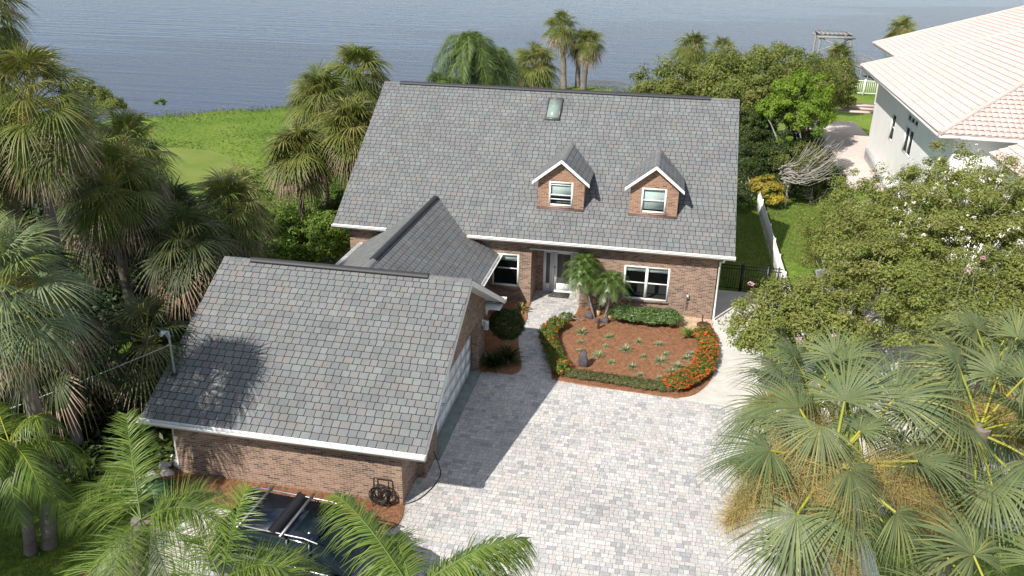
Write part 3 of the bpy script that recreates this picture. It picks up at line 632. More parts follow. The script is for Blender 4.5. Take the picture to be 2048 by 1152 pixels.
# pine straw strands and grass blades
def strands(name,poly,n,z,m,ln=(.08,.2),wd=.004,up=0.,seed=1,tilt=.35):
    r=RG(seed); P=np.array(poly)[:,:2]; lo=P.min(0);hi=P.max(0); X=r.uniform(lo[0],hi[0],n*2);Y=r.uniform(lo[1],hi[1],n*2); k=inpoly(X,Y,P); X=X[k][:n];Y=Y[k][:n]; n=len(X)
    a=r.uniform(0,2*PI,n); l=r.uniform(*ln,n); el=r.uniform(-.1,tilt,n)+up
    d=np.stack([np.cos(a)*np.cos(el),np.sin(a)*np.cos(el),np.sin(el)],1)*l[:,None]; s=np.stack([-np.sin(a),np.cos(a),0*a],1)*wd
    c=np.stack([X,Y,(z(X,Y) if callable(z) else np.full(n,z))+r.uniform(0,.015,n)],1)
    V=np.stack([c-s,c+s,c+d+s*.4,c+d-s*.4],1).reshape(-1,3); b=MB(); b.arr(V,np.arange(n*4).reshape(-1,4),m,r.random(n)); return struct(b.build(name),'stuff')
strands('pine_straw',bedP,26000,.058,'mulch',seed=2); strands('pine_straw',gm,9000,.053,'mulch',seed=3); strands('pine_straw',lb,4000,.058,'mulch',seed=4)
# ---------------- plants ----------------
def leafcloud(b,rng,blobs,n,size,m,clumps=60,csd=.3,up=.3,shell=(.72,1.02),bottom=-.35,tbase=None):
    vol=np.array([q[3]*q[4]*q[5] for q in blobs])**(2/3); pr=vol/vol.sum(); B=np.array(blobs,float)
    kc=rng.choice(len(blobs),clumps,p=pr); d=rng.normal(size=(clumps,3)); d/=np.linalg.norm(d,axis=1)[:,None]; d[:,2]=np.where(d[:,2]<bottom,-d[:,2]*.6,d[:,2])
    rr=rng.uniform(*shell,clumps); C=B[kc,:3]+d*B[kc,3:]*rr[:,None]
    cs=csd*rng.uniform(.5,1.3,clumps); ct=rng.random(clumps)
    k=rng.integers(0,clumps,n); off=rng.normal(size=(n,3)); off/=np.linalg.norm(off,axis=1)[:,None]; off*=(rng.random(n)**.45)[:,None]; off[:,2]*=.75
    c=C[k]+off*cs[k][:,None]
    N=off*1.0+d[k]*.5+rng.normal(size=(n,3))*.55; N[:,2]+=up; N/=np.linalg.norm(N,axis=1)[:,None]
    A=np.cross(N,rng.normal(size=(n,3))); A/=np.linalg.norm(A,axis=1)[:,None]; Bv=np.cross(N,A)
    s=size*rng.uniform(.6,1.3,n)[:,None]
    V=np.stack([c-A*s,c-Bv*s*.45+N*s*.1,c+A*s,c+Bv*s*.45+N*s*.1],1).reshape(-1,3)
    t=np.clip(ct[k]*.6+rng.random(n)*.5-.05,0,1) if tbase is None else np.clip(tbase+rng.normal(size=n)*.15,0,1)
    b.arr(V,np.arange(n*4).reshape(-1,4),m,t); return C
def branches(b,rng,base,targets,r0,m='bark_grey',n=6,wob=.15):
    base=np.array(base,float)
    for T in targets:
        T=np.array(T,float); K=6; t=np.linspace(0,1,K)[:,None]; mid=base+(T-base)*t; mid[:,2]=base[2]+(T[2]-base[2])*(t[:,0]**.75)
        mid[1:-1]+=rng.normal(size=(K-2,3))*wob; b.tube(mid,np.linspace(r0,r0*.2,K),m,n=n,t=rng.random(),cap=False)
def bush(name,base,label,cat,blobs,n,size,m,clumps=60,csd=.3,seed=0,group=None,limbs=6,r0=.05,extra=None,bottom=-.35,bark='bark_grey',shell=(.72,1.02),show=0,crownname='crown',up=.3):
    rng=RG(seed); o=thing(name,base,label,cat,group); b=MB(); C=leafcloud(b,rng,blobs,n,size,m,clumps,csd,bottom=bottom,shell=shell,up=up); 
    if extra:
        for (nn,sz,mm,cl,cd) in extra: leafcloud(b,rng,blobs,nn,sz,mm,cl,cd,bottom=-.1,shell=(.9,1.05))
    b.build(crownname,o)
    if limbs:
        b=MB(); k=rng.choice(len(C),min(limbs,len(C)),replace=False); branches(b,rng,base,C[k],r0,bark)
        if show:
            for q in rng.choice(len(C),min(show,len(C)),replace=False):
                bb=C[q]-(C[q]-np.array(base))*.25+rng.normal(size=3)*.2; tt=C[q]+rng.normal(size=3)*.25+(C[q]-np.array(base))*.04
                K=5; t=np.linspace(0,1,K)[:,None]; P=bb+(tt-bb)*t; P[1:]+=rng.normal(size=(K-1,3))*.07; b.tube(P,np.linspace(.022,.006,K),bark,n=4,t=rng.random(),cap=False)
        b.build('trunk',o)
    return o
Zv=np.array([0,0,1.])
def fan(b,rng,P,D,L,m,N=34,A=2.2,droop=.3,fold=.25,pet=.9,rec=.25,K=5,split=.36,tb=.5,tv=.35,petm='petiole',pr=.022,hang=1.0,bdir=None,tip=0,tipm='dead_leaf'):
    P=np.array(P,float);D=nrm(D); H=P+D*pet-Zv*pet*.12*(1-abs(D[2])); 
    b.tube([P,P+(H-P)*.5+Zv*pet*.03,H],[pr*1.3,pr,pr*.8],petm,n=4,t=rng.random(),cap=False)
    if bdir is not None: D=nrm(bdir)
    D=nrm(D-Zv*.15*hang*(bdir is None)); S=np.cross(D,Zv)
    if np.linalg.norm(S)<.15: S=np.array([rng.normal(),rng.normal(),0])
    S=nrm(S); roll=rng.normal()*.25; Nn=np.cross(S,D); S,Nn=math.cos(roll)*S+math.sin(roll)*Nn,-math.sin(roll)*S+math.cos(roll)*Nn
    a=np.linspace(-A,A,N)+rng.normal(size=N)*.02; da=2*A/N
    Ll=L*(1-.28*(np.abs(a)/A)**2)*rng.uniform(.9,1.06,N)
    r=np.linspace(0.02,1,K+1); rr=Ll[:,None]*r[None,:]
    d=np.cos(a)[:,None]*D+np.sin(a)[:,None]*S; s=-np.sin(a)[:,None]*D+np.cos(a)[:,None]*S
    dr=droop*rng.uniform(.7,1.35,N)
    c=H+d[:,None,:]*rr[:,:,None]+Nn*(fold*np.abs(np.sin(a))[:,None]*rr*(1-.5*r[None,:]))[:,:,None]-Nn*(rec*np.clip(np.cos(a),0,1)[:,None]*L*r[None,:]**2)[:,:,None]
    c=c-Zv*(dr[:,None]*L*np.clip(r[None,:]-split*.6,0,1)**1.6*1.6)[:,:,None]
    # shorten horizontally as it hangs
    hw=np.minimum(rr,split*L)*math.tan(da/2)*.94*np.where(r[None,:]>split,np.maximum(.04,1-((r[None,:]-split)/(1-split))**1.3),1)
    Lp=c-s[:,None,:]*hw[:,:,None]; Rp=c+s[:,None,:]*hw[:,:,None]; Mp=c+Nn*(hw*.55)[:,:,None]
    V=np.stack([Lp,Mp,Rp],2).reshape(-1,3); i,k=np.meshgrid(np.arange(N),np.arange(K),indexing='ij'); q=(i*(K+1)+k)*3; q=q.ravel()
    F=np.concatenate([np.stack([q,q+1,q+4,q+3],1),np.stack([q+1,q+2,q+5,q+4],1)])
    fb=np.clip(tb+rng.normal()*tv*.5,0,1); t=np.clip(fb+rng.normal(size=N)*.16,0,1); tt=np.repeat(t,K); tt=np.concatenate([tt,tt]); last=np.concatenate([k.ravel(),k.ravel()])>=K-tip
    if tip: b.arr(V,F[~last],m,tt[~last]); b.arr(V,F[last],tipm,tt[last])
    else: b.arr(V,F,m,tt)
def infl(b,rng,P,D,L,n=260,m='flower_stalk',spread=.28,tw=.006):
    """branched flower stalk: arching axis with many fine drooping twigs"""
    P=np.array(P,float);D=nrm(D);K=8;t=np.linspace(0,1,K); ax=P+D*L*t[:,None]-Zv*(L*.75*t**2)[:,None]; b.tube(ax,np.linspace(.018,.006,K),m,n=4,t=.3,cap=False)
    k=rng.uniform(.3,1,n); base=P+D*L*k[:,None]-Zv*(L*.75*k**2)[:,None]+rng.normal(size=(n,3))*spread*.45*L*(1.1-k)[:,None]
    dd=rng.normal(size=(n,3)); dd[:,2]-=.5; dd/=np.linalg.norm(dd,axis=1)[:,None]; l=rng.uniform(.08,.22,n)[:,None]*max(L,.9)
    s=np.cross(dd,rng.normal(size=(n,3))); s/=np.linalg.norm(s,axis=1)[:,None]; s*=tw
    V=np.stack([base-s,base+s,base+dd*l+s*.5,base+dd*l-s*.5],1).reshape(-1,3); b.arr(V,np.arange(n*4).reshape(-1,4),m,rng.random(n))
def trunk_mesh(b,rng,base,top,r0,m='bark_palm',boots=True):
    base=np.array(base,float);top=np.array(top,float);K=max(8,int(np.linalg.norm(top-base)/.35)); t=np.linspace(0,1,K)[:,None]
    P=base+(top-base)*t; P[:,:2]+=np.outer(np.sin(t[:,0]*PI),rng.normal(size=2)*.15); rad=r0*(1+.25*np.exp(-t[:,0]*8)+rng.normal(size=K)*.03)
    b.tube(P,rad,m,n=10,t=rng.random(K),cap=True)
def sabal(base,top,label,nf=26,L=.95,m='sabal_leaf',dead=6,fl=3,seed=0,N=30,K=5,group=None,r0=.17,pet=.85,A=2.15,droop=.35,lo=-60,name='sabal_palm',fln=260,tdir=None,deadm='dead_leaf',hi=82,fans=None,sprays=None):
    rng=RG(seed); nf=int(nf*1.55); o=thing(name,base,label,'palm tree',group); top=np.array(top,float)
    b=MB(); trunk_mesh(b,rng,base,top,r0); b.build('trunk',o)
    b=MB(); g=2.39996
    for i in range(nf):
        f=(i+.5)/nf; el=R(hi-(hi-lo)*f**.9+rng.normal()*6); az=i*g+rng.normal()*.2
        D=(math.cos(az)*math.cos(el),math.sin(az)*math.cos(el),math.sin(el)); P=top+np.array(D)*.1-Zv*.35*f
        fan(b,rng,P,D,L*rng.uniform(.85,1.12),m,N=N,K=K,A=A,droop=droop*(1+.3*f),pet=pet*rng.uniform(.8,1.15),tb=.35+.3*(1-f),fold=.22,rec=.22,tip=(int(rng.integers(1,3)) if f>.6 and dead>3 else 0))
    for h_,d_ in (fans or []):
        h_=np.array(h_);d_=np.array(d_); pv=h_-top; fan(b,rng,top,pv,np.linalg.norm(d_)*1.06,m,N=N,K=K,A=rng.uniform(1.5,1.95),droop=.22,pet=np.linalg.norm(pv),tb=.5,fold=.12,rec=.12,bdir=d_,pr=.03)
    b.build('crown',o)
    if dead:
        b=MB()
        for i in range(dead):
            az=i*g+1; el=R(-62+rng.normal()*9); D=(math.cos(az)*math.cos(el),math.sin(az)*math.cos(el),math.sin(el)); fan(b,rng,top-Zv*.4,D,L*.85,deadm,N=max(14,N//2),K=K,A=.9,droop=.25,pet=pet*.7,petm='dead_leaf',rec=.1)
        b.build('dead_fronds',o)
    for d_ in (sprays or []):
        b=MB(); L_=np.linalg.norm(d_); dd=np.array(d_)+Zv*.55*L_; infl(b,rng,top,dd,L_*1.12,4200,tw=.0026,spread=.26); b.build('flower_stalk',o)
    for i in range(fl):
        b=MB(); az=rng.uniform(0,2*PI) if tdir is None else tdir+rng.normal()*.9; el=R(rng.uniform(5,40)); infl(b,rng,top-Zv*.1,(math.cos(az)*math.cos(el),math.sin(az)*math.cos(el),math.sin(el)),(pet+L)*rng.uniform(.6,.9),fln,tw=.0028 if fln>=700 else .006,spread=.2 if fln>=700 else .28); b.build('flower_stalk',o)
    return o
def pinn(b,rng,P,D,L,m,n=46,ll=.5,droop=.5,w=.016,plum=.5,petl=.12,tb=.5,lhang=.5,K=3,rach='petiole'):
    """feather frond: rachis curve + leaflets both sides"""
    P=np.array(P,float);D=nrm(D);S=nrm(np.cross(D,Zv)+1e-3*rng.normal(size=3));t=np.linspace(0,1,12)
    curve=lambda u:P+D*(L*u)[:,None]-Zv*(L*droop*u**2.2)[:,None]-D*(L*.28*droop*u**3)[:,None]
    b.tube(curve(t),np.linspace(.022,.004,12)*max(.6,L/3),rach,n=4,t=.5,cap=False)
    u=np.repeat(np.linspace(petl,.985,n),2); sg=np.tile([-1,1],n); N2=2*n; e=1e-3; c0=curve(u); T=(curve(u+e)-curve(u-e)); T/=np.linalg.norm(T,axis=1)[:,None]
    Up=np.cross(np.tile(S,(N2,1)),T); Up/=np.linalg.norm(Up,axis=1)[:,None]
    fw=.35+.75*u; pl=rng.uniform(-plum,plum,N2)
    d=S*sg[:,None]+T*fw[:,None]+Up*(pl+.15)[:,None]; d/=np.linalg.norm(d,axis=1)[:,None]
    le=ll*np.sin(PI*np.clip(.18+u*.78,0,1))**.7*rng.uniform(.85,1.1,N2)+.05
    r=np.linspace(0,1,K+1); c=c0[:,None,:]+d[:,None,:]*(le[:,None]*r)[:,:,None]-Zv*((le*lhang*rng.uniform(.6,1.4,N2))[:,None]*r**1.8)[:,:,None]
    sd=np.cross(d,Up); sd/=np.linalg.norm(sd,axis=1)[:,None]; hw=w*np.array([.5]+[1-.9*(q**1.5) for q in r[1:]])
    Lp=c-sd[:,None,:]*hw[None,:,None]; Rp=c+sd[:,None,:]*hw[None,:,None]
    V=np.stack([Lp,Rp],2).reshape(-1,3); i,k=np.meshgrid(np.arange(N2),np.arange(K),indexing='ij'); q=((i*(K+1)+k)*2).ravel(); F=np.stack([q,q+1,q+3,q+2],1)
    tt=np.repeat(np.clip(tb+rng.normal(size=N2)*.2,0,1),K); b.arr(V,F,m,tt)
def queen(base,top,label,nf=14,L=2.6,m='queen_leaf',seed=0,n=46,ll=.5,group=None,els=(75,-15),droop=.55,dirs=None,r0=.14,name='queen_palm',w=.016,lh=.5,plum=.5,extra=None,rach='petiole'):
    rng=RG(seed);o=thing(name,base,label,'palm tree',group);top=np.array(top,float); b=MB(); trunk_mesh(b,rng,base,top,r0,'bark_palm'); b.build('trunk',o); b=MB()
    for i in range(nf):
        f=(i+.5)/nf; el=R(els[0]+(els[1]-els[0])*f+rng.normal()*5);az=i*2.39996+rng.normal()*.15
        pinn(b,rng,top,(math.cos(az)*math.cos(el),math.sin(az)*math.cos(el),math.sin(el)),L*rng.uniform(.85,1.1),m,n=n,ll=ll,droop=droop*(.8+.5*f),tb=.6-.3*f,w=w,lhang=lh,plum=plum,rach=rach)
    for (D,Lq,dq) in (dirs or []): pinn(b,rng,top,D,Lq,m,n=n,ll=ll,droop=dq,w=w,lhang=lh,plum=plum,rach=rach)
    b.build('crown',o)
    return o
#PLANTS
exec_plants=True
# right foreground sabals
G='sabal palms crowding the right foreground'
sabal((10.5,-22.0,0),(10.39,-21.89,7.75),'big sabal palm nearest the driveway with yellow leaf stems and a pendant flower spray',nf=7,L=1.0,m='sabal_near',dead=2,fl=5,seed=101,N=44,K=6,group=G,fln=2600,pet=1.0,droop=.3,lo=-45,tdir=2.8,hi=35,sprays=[(-1.55,-1.0,.05),(-1.1,-.14,.3),(.03,-1.44,-.46),(-.2,-1.21,-.09),(1.6,-.33,-.11)],fans=[((9.36,-22.51,8.38),(-.94,-.39,.0)),((9.77,-23.02,7.78),(-.4,-.65,-.83)),((10.48,-22.5,8.17),(.66,-.58,-.61)),((11.53,-21.97,8.17),(1.06,.33,.3)),((11.13,-22.75,7.81),(.61,-.45,-.55)),((9.85,-21.58,8.53),(-.93,.24,.45)),((10.56,-21.22,8.55),(.17,.67,.99)),((11.34,-20.95,8.58),(1.0,.68,.65)),((10.07,-22.08,8.55),(-.29,-.71,-.51)),((10.73,-21.72,8.34),(.55,.28,.43))])
sabal((12.9,-20.6,0),(12.9,-20.4,7.9),'sabal palm at the right picture edge behind the foremost palm',nf=17,L=1.15,m='sabal_near',dead=2,fl=5,seed=102,N=46,K=6,group=G,fln=2200,pet=.95,droop=.28,hi=65)
sabal((12.4,-24.2,0),(12.3,-23.8,7.0),'sabal palm in the bottom right corner',nf=15,L=1.1,m='sabal_near',dead=1,fl=4,seed=103,N=46,K=6,group=G,fln=2200,pet=.9,droop=.28,hi=60)
sabal((11.0,-17.8,0),(10.9,-17.6,6.6),'sabal palm with upright fans beside the pale concrete walk',nf=16,L=1.2,m='sabal_near',dead=2,fl=3,seed=104,N=46,K=6,group=G,fln=2200,pet=.9,droop=.28,hi=75)
sabal((15.0,-15.6,0),(14.9,-15.4,6.6),'sabal palm under the crepe myrtles at the right edge',nf=16,L=1.2,m='sabal_near',dead=2,fl=3,seed=105,N=46,K=6,group=G,fln=2200,pet=.9,droop=.28,hi=78)
# left palms
G='tall sabal palms on the left side'
sabal((-11.2,-11.6,0),(-11.1,-11.8,10.4),'tall sabal palm against the water in the upper left',nf=36,L=1.15,dead=10,fl=3,seed=111,N=36,K=6,group=G,fln=700,pet=1.1,droop=.3)
sabal((-14.9,-9,0),(-14.8,-9.2,12.9),'sabal crown just entering the top left corner',nf=24,L=1.1,dead=6,fl=1,seed=112,N=30,group=G,pet=1.)
sabal((-7.6,-18.3,0),(-7.4,-18.1,7.3),'pale blue-green sabal palm with brown skirt at the left edge',nf=26,L=1.25,m='sabal_blue',dead=12,fl=1,seed=113,N=44,K=6,group=G,fln=600,pet=1.0,droop=.3,lo=-45)
sabal((-11.2,-8.8,0),(-11,-9,7.2),'sabal palm with thick brown skirt behind the left palms',nf=26,L=1.15,dead=14,fl=2,seed=114,N=32,group=G,pet=1.)
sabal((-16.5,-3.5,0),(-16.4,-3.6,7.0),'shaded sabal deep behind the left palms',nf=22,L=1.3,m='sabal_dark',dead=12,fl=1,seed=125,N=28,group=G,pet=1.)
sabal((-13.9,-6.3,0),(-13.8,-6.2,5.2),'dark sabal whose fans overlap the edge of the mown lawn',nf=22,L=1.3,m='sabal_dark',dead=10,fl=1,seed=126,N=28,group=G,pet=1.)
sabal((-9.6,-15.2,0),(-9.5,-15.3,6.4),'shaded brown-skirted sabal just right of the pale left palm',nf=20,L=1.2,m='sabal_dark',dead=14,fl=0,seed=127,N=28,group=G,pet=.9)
sabal((-13.4,-13.6,0),(-13.2,-13.4,8.2),'sabal palm with frayed skirt at the left edge above the pale one',nf=24,L=1.15,dead=12,fl=2,seed=115,N=32,group=G,pet=1.)
sabal((-12.6,-24.5,0),(-12.5,-24.6,8.0),'sabal palm beyond the left picture edge shading the near lawn',nf=24,L=1.3,dead=8,fl=0,seed=128,N=28,group=G,pet=1.)
sabal((-10.6,-27,0),(-10.5,-27.2,8.4),'sabal palm beyond the lower left picture edge',nf=24,L=1.3,dead=8,fl=0,seed=129,N=28,group=G,pet=1.)
sabal((-14.6,-21,0),(-14.5,-21.2,8.4),'sabal palm beyond the left edge level with the near lawn',nf=24,L=1.3,dead=8,fl=0,seed=130,N=28,group=G,pet=1.)
G2='shaded sabal palms behind the garage'
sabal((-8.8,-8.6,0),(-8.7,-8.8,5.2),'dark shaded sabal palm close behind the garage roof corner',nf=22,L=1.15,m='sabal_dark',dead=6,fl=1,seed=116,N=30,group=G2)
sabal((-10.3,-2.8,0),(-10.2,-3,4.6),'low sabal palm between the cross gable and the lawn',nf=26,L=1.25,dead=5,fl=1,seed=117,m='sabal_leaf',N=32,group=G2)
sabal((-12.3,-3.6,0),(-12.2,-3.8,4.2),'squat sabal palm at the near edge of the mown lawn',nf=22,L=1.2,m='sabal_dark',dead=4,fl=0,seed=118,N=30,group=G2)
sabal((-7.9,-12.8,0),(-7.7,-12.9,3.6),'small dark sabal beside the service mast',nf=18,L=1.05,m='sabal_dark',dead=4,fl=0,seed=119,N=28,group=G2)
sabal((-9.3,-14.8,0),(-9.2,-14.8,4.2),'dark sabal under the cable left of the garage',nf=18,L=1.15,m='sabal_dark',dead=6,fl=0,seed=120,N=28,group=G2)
# palms beside house, back left
sabal((-13.6,-10.6,0),(-13.5,-10.7,9.0),'sabal palm directly left of the tall upper left palm',nf=26,L=1.15,dead=12,fl=2,seed=160,N=30,group=G,fln=500,pet=1.,lo=-60)
sabal((-12.2,-6.4,0),(-12.1,-6.5,7.6),'sabal palm reaching toward the lawn below the tall left palm',nf=24,L=1.1,dead=12,fl=1,seed=161,N=30,group=G,pet=1.)
sabal((-12.8,2.4,0),(-12.7,2.3,3.6),'low sabal palm on the sunny side of the dark palm grove',nf=20,L=1.1,dead=4,fl=0,seed=162,N=28,group=G2)
G3='cluster of sabal palms at the back left corner of the house'
sabal((-11.9,10.6,0),(-11.9,10.6,6.7),'leftmost sabal of the cluster at the back left of the roof',nf=36,L=1.5,dead=14,fl=2,seed=121,N=30,group=G3,pet=1.1)
sabal((-11.2,15,0),(-11.3,15,7.7),'highest sabal of the cluster at the back left of the roof',nf=30,L=1.5,dead=8,fl=1,seed=122,N=30,group=G3,pet=1.1)
sabal((-9.3,8.6,0),(-9.35,8.6,5.6),'sabal with brown skirt touching the left roof edge',nf=36,L=1.5,dead=12,fl=2,seed=123,N=30,group=G3,pet=1.05)
sabal((-11.8,7.0,0),(-11.7,7.0,4.6),'lowest sabal of the roof corner cluster with pale hanging fans',nf=34,L=1.5,dead=10,fl=1,seed=124,N=28,group=G3)
# behind the house
G4='feathery queen palms behind the roof ridge'
queen((-5.4,19.5,0),(-5.4,19.5,8.7),'tallest feathery queen palm behind the ridge',nf=40,L=3.5,m='queen_far',seed=131,n=80,ll=.65,group=G4,droop=.8,w=.02,plum=.9,lh=.45,els=(80,-35))
queen((-4.3,21.4,0),(-4.3,21.4,7.6),'queen palm behind the ridge next to the squat sabal',nf=38,L=3.4,m='queen_far',seed=132,n=80,ll=.65,group=G4,droop=.8,w=.02,plum=.9,lh=.45,els=(80,-35))
queen((-6.6,16.8,0),(-6.6,16.8,6.4),'lowest queen palm behind the ridge on the left',nf=34,L=3.2,m='queen_far',seed=133,n=80,ll=.6,group=G4,droop=.8,w=.02,plum=.9,lh=.45,els=(75,-35))
sabal((-2.5,28,-.2),(-2.55,28,6.9),'full sabal palm between the queen palms and the thin shore palms',nf=30,L=1.3,dead=5,fl=4,seed=134,N=28,fln=500,pet=1.)
G5='thin trunked sabals on the shore'
sabal((-5.3,66.5,-.8),(-5.9,67,6.3),'taller thin sabal palm on the shoreline',nf=26,L=1.5,dead=6,fl=2,seed=135,N=22,K=4,group=G5,r0=.33,pet=1.1,fln=300)
sabal((-3.0,67,-.8),(-2.7,67.5,4.6),'shorter thin sabal palm on the shoreline',nf=26,L=1.45,dead=10,fl=2,seed=136,N=22,K=4,group=G5,r0=.33,pet=1.,fln=300)
sabal((-3.9,69,-.9),(-3.7,69,4.4),'third shore sabal half hidden between its two neighbours',nf=20,L=1.3,dead=10,fl=1,seed=137,N=20,K=4,group=G5,r0=.3,pet=1.,fln=300)
G6='sabal crowns rising from the shore thicket'
sabal((9,46.7,-.5),(9,46.7,6.7),'sabal crown above the left part of the thicket',nf=24,L=1.3,dead=3,fl=3,seed=138,N=24,K=4,group=G6,fln=400)
sabal((12,52.4,-.6),(12,52.4,5.9),'small green sabal crown above the middle of the thicket',nf=20,L=1.1,dead=2,fl=0,seed=139,N=24,K=4,group=G6)
sabal((23.3,54.5,-.5),(23.4,54.5,5.4),'yellowish sabal crown beside the boathouse',nf=24,L=1.3,dead=6,fl=3,seed=140,N=24,K=4,group=G6,fln=400)
sabal((30.5,62,-.5),(30.5,62.1,7.6),'sabal crown with tan flower sprays behind the pink roof',nf=22,L=1.3,dead=2,fl=6,seed=141,N=24,K=4,group=G6,fln=900)
# foreground queen palms
G7='queen palm crowns along the bottom edge'
v=lambda a,b:tuple(np.array(b)-np.array(a))
tA=(.3,-24.3,6.9); queen((.2,-24.6,0),tA,'queen palm at bottom left with one frond pointing straight up',nf=10,L=1.85,seed=151,n=95,ll=.5,group=G7,droop=.55,w=.0075,rach='queen_leaf',plum=.9,lh=.3,els=(50,-35),dirs=[((-.55,.75,1.0),2.0,.15),((1,.3,.5),1.9,.7),((-.9,.4,.6),1.8,.5)])
tB=(1.9,-24.9,6.6); queen((1.9,-25.2,0),tB,'queen palm in front of the blue car with a thin pale spear',nf=9,L=1.75,seed=152,n=95,ll=.45,group=G7,droop=.6,w=.0075,rach='queen_leaf',plum=.9,lh=.3,els=(50,-30),dirs=[((.15,.35,1),1.8,.2),((1,.6,.45),1.8,.6)])
tC=(4.75,-25.0,7.05); queen((4.7,-25.4,0),tC,'queen palm at bottom centre with two broad arching fronds',nf=6,L=1.6,seed=153,n=85,ll=.55,group=G7,droop=.6,w=.012,rach='queen_leaf',els=(30,-30),dirs=[((-1.0,.55,1.0),2.2,.25),((1.2,.55,1.0),2.1,.28),((1.0,.75,.55),1.9,.3),((.9,.3,.2),1.8,.25),((-.35,.5,.5),1.6,.5)],plum=.25,lh=.8)
queen((-7.9,-18.6,0),(-7.7,-18.6,3.4),'queen palm with drooping fronds under the left sabals',nf=14,L=2.3,seed=154,n=60,ll=.55,droop=.6,w=.016,group=G7,els=(60,-10),lh=.9,plum=.2)
# crepe myrtles
G8='crepe myrtles over the white fence'
def myrtle(base,blobs,label,n,seed,clumps=420,csd=.40,white=0):
    return bush('crepe_myrtle',base,label,'tree',blobs,int(n*3.0),.056,'myrtle_leaf',clumps,csd,seed,G8,limbs=14,r0=.08,show=70,extra=[(110,.05,'pink_flower',5,.10)]+([(white,.04,'white_flower',200,.12)] if white else []),shell=(.35,1.03),bottom=-.6,up=.9)
myrtle((14.2,-6.5,0),[(12.6,-6.8,3.6,2.4,2.0,1.5),(15.5,-4.9,4.6,2.3,2.2,1.7),(11.2,-7.4,3.0,1.1,1.1,.9)],'crepe myrtle reaching over the fence and the concrete walk',26000,201)
myrtle((14.9,-.8,0),[(15.9,-1.3,4.8,2.1,2.5,2.1),(16.2,1.2,5.0,2.3,2.3,2.2),(15.1,2.8,3.0,1.5,2.4,2.2),(15.6,5.0,1.8,1.6,2.0,1.5),(16.6,-3.6,4.6,2.,2,1.9)],'crepe myrtle with the widest crown behind the fence middle',24000,202)
myrtle((18.6,-2.2,0),[(18.3,-2.6,5.6,2.7,2.6,2.0),(19.0,1.0,6.1,2.8,2.6,2.1),(21.2,-1.2,5.9,2.4,2.4,2.0)],'tallest crepe myrtle with white blossom before the white house wall',26000,203,white=2600)
myrtle((17.6,-8.6,0),[(17.2,-8.2,4.6,2.8,2.6,1.7),(20,-6,5,2.2,2.2,1.6)],'crepe myrtle above the right foreground palms',24000,204)
# thicket behind right
G9='dense thicket trees between the two houses'
bush('wax_myrtle',(9,30,-.2),'rounded olive green tree at the left end of the thicket','tree',[(7.6,31,4.2,3.6,3,3.0),(11,31,4.6,3.5,3,3.4)],46800,.10,'bush_leaf',250,.7,211,G9,limbs=12,r0=.14,show=30)
bush('wax_myrtle',(14,31,-.2),'tallest olive green tree in the middle of the thicket','tree',[(13.6,31,5.2,3.6,3.4,3.4),(16,35,5,4.,4,3.2)],54000,.10,'bush_leaf',260,.7,212,G9,limbs=12,r0=.16,show=30)
bush('wax_myrtle',(16.5,24,0),'bright yellow green tree at the centre of the thicket','tree',[(15.6,24.5,4.4,2.4,2.6,3.0),(16.4,26.5,5.2,2.2,2.2,2.4)],34000,.09,'bright_leaf',170,.45,213,G9,limbs=10,r0=.12)
bush('wax_myrtle',(18.6,38,-.1),'olive tree at the right end of the thicket near the pale terrace','tree',[(18.2,37,4.4,2.6,3,2.6),(20.6,43,4.0,2.6,3.4,2.6)],46800,.10,'bush_leaf',240,.6,214,G9,limbs=10,r0=.12,show=20)
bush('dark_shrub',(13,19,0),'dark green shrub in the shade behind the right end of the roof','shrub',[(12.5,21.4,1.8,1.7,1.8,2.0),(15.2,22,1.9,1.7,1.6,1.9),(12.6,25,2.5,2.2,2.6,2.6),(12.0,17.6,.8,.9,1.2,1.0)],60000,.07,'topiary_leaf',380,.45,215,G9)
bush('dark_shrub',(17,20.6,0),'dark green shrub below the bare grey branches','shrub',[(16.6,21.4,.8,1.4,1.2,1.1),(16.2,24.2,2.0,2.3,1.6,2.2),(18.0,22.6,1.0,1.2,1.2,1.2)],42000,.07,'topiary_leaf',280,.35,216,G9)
# windswept bare shrub
rng=RG(217); o=thing('bare_shrub',(15.2,19.2,0),'windswept shrub with bare grey branches pointing right','shrub'); b=MB()
for k in range(90):
    s=np.array([15.0,18.9,2.3])+rng.normal(size=3)*(.3,.3,.3); e_=s+np.array([rng.uniform(1.0,3.0),rng.uniform(-1.,1.2),rng.uniform(-.1,2.0)]); K=6;t=np.linspace(0,1,K)[:,None]; P=s+(e_-s)*t; P[:,2]+=-.5*np.sin(t[:,0]*PI)*rng.uniform(0,1)+.3*t[:,0]**2; P[1:]+=rng.normal(size=(K-1,3))*.07; b.tube(P,np.linspace(.035,.008,K),'bark_grey',n=4,t=rng.random(),cap=False)
branches(b,rng,(15.2,19.2,0),[(15,18.9,2.4),(15.3,19,2.3)],.09); b.build('branches',o)
b=MB(); leafcloud(b,rng,[(15.9,19.6,3.0,1.3,1.2,1.1)],2600,.07,'bush_leaf',50,.3); b.build('foliage',o)
bush('croton_bush',(13.7,19.4,0),'bright yellow leaved bush at the end of the white fence','shrub',[(13.8,18.8,1.15,1.1,.8,.95),(14.6,18.4,.5,.5,.4,.5)],12000,.06,'croton',90,.24,218,limbs=4,r0=.02)
bush('shrub',(-47,37.4,-.9),'grey green shrub at the water edge beside the left palm','shrub',[(-45.4,37.3,-.1,1.6,1.4,1.0),(-48,37.6,.5,2.4,1.8,1.7)],22000,.09,'bush_leaf',160,.5,219)
bush('shrub',(-42.2,40.6,-.9),'tiny lone shrub on the shoreline','shrub',[(-42.2,40.6,-.1,.5,.4,.45)],500,.11,'vine_leaf',10,.2,220,limbs=3,r0=.02)
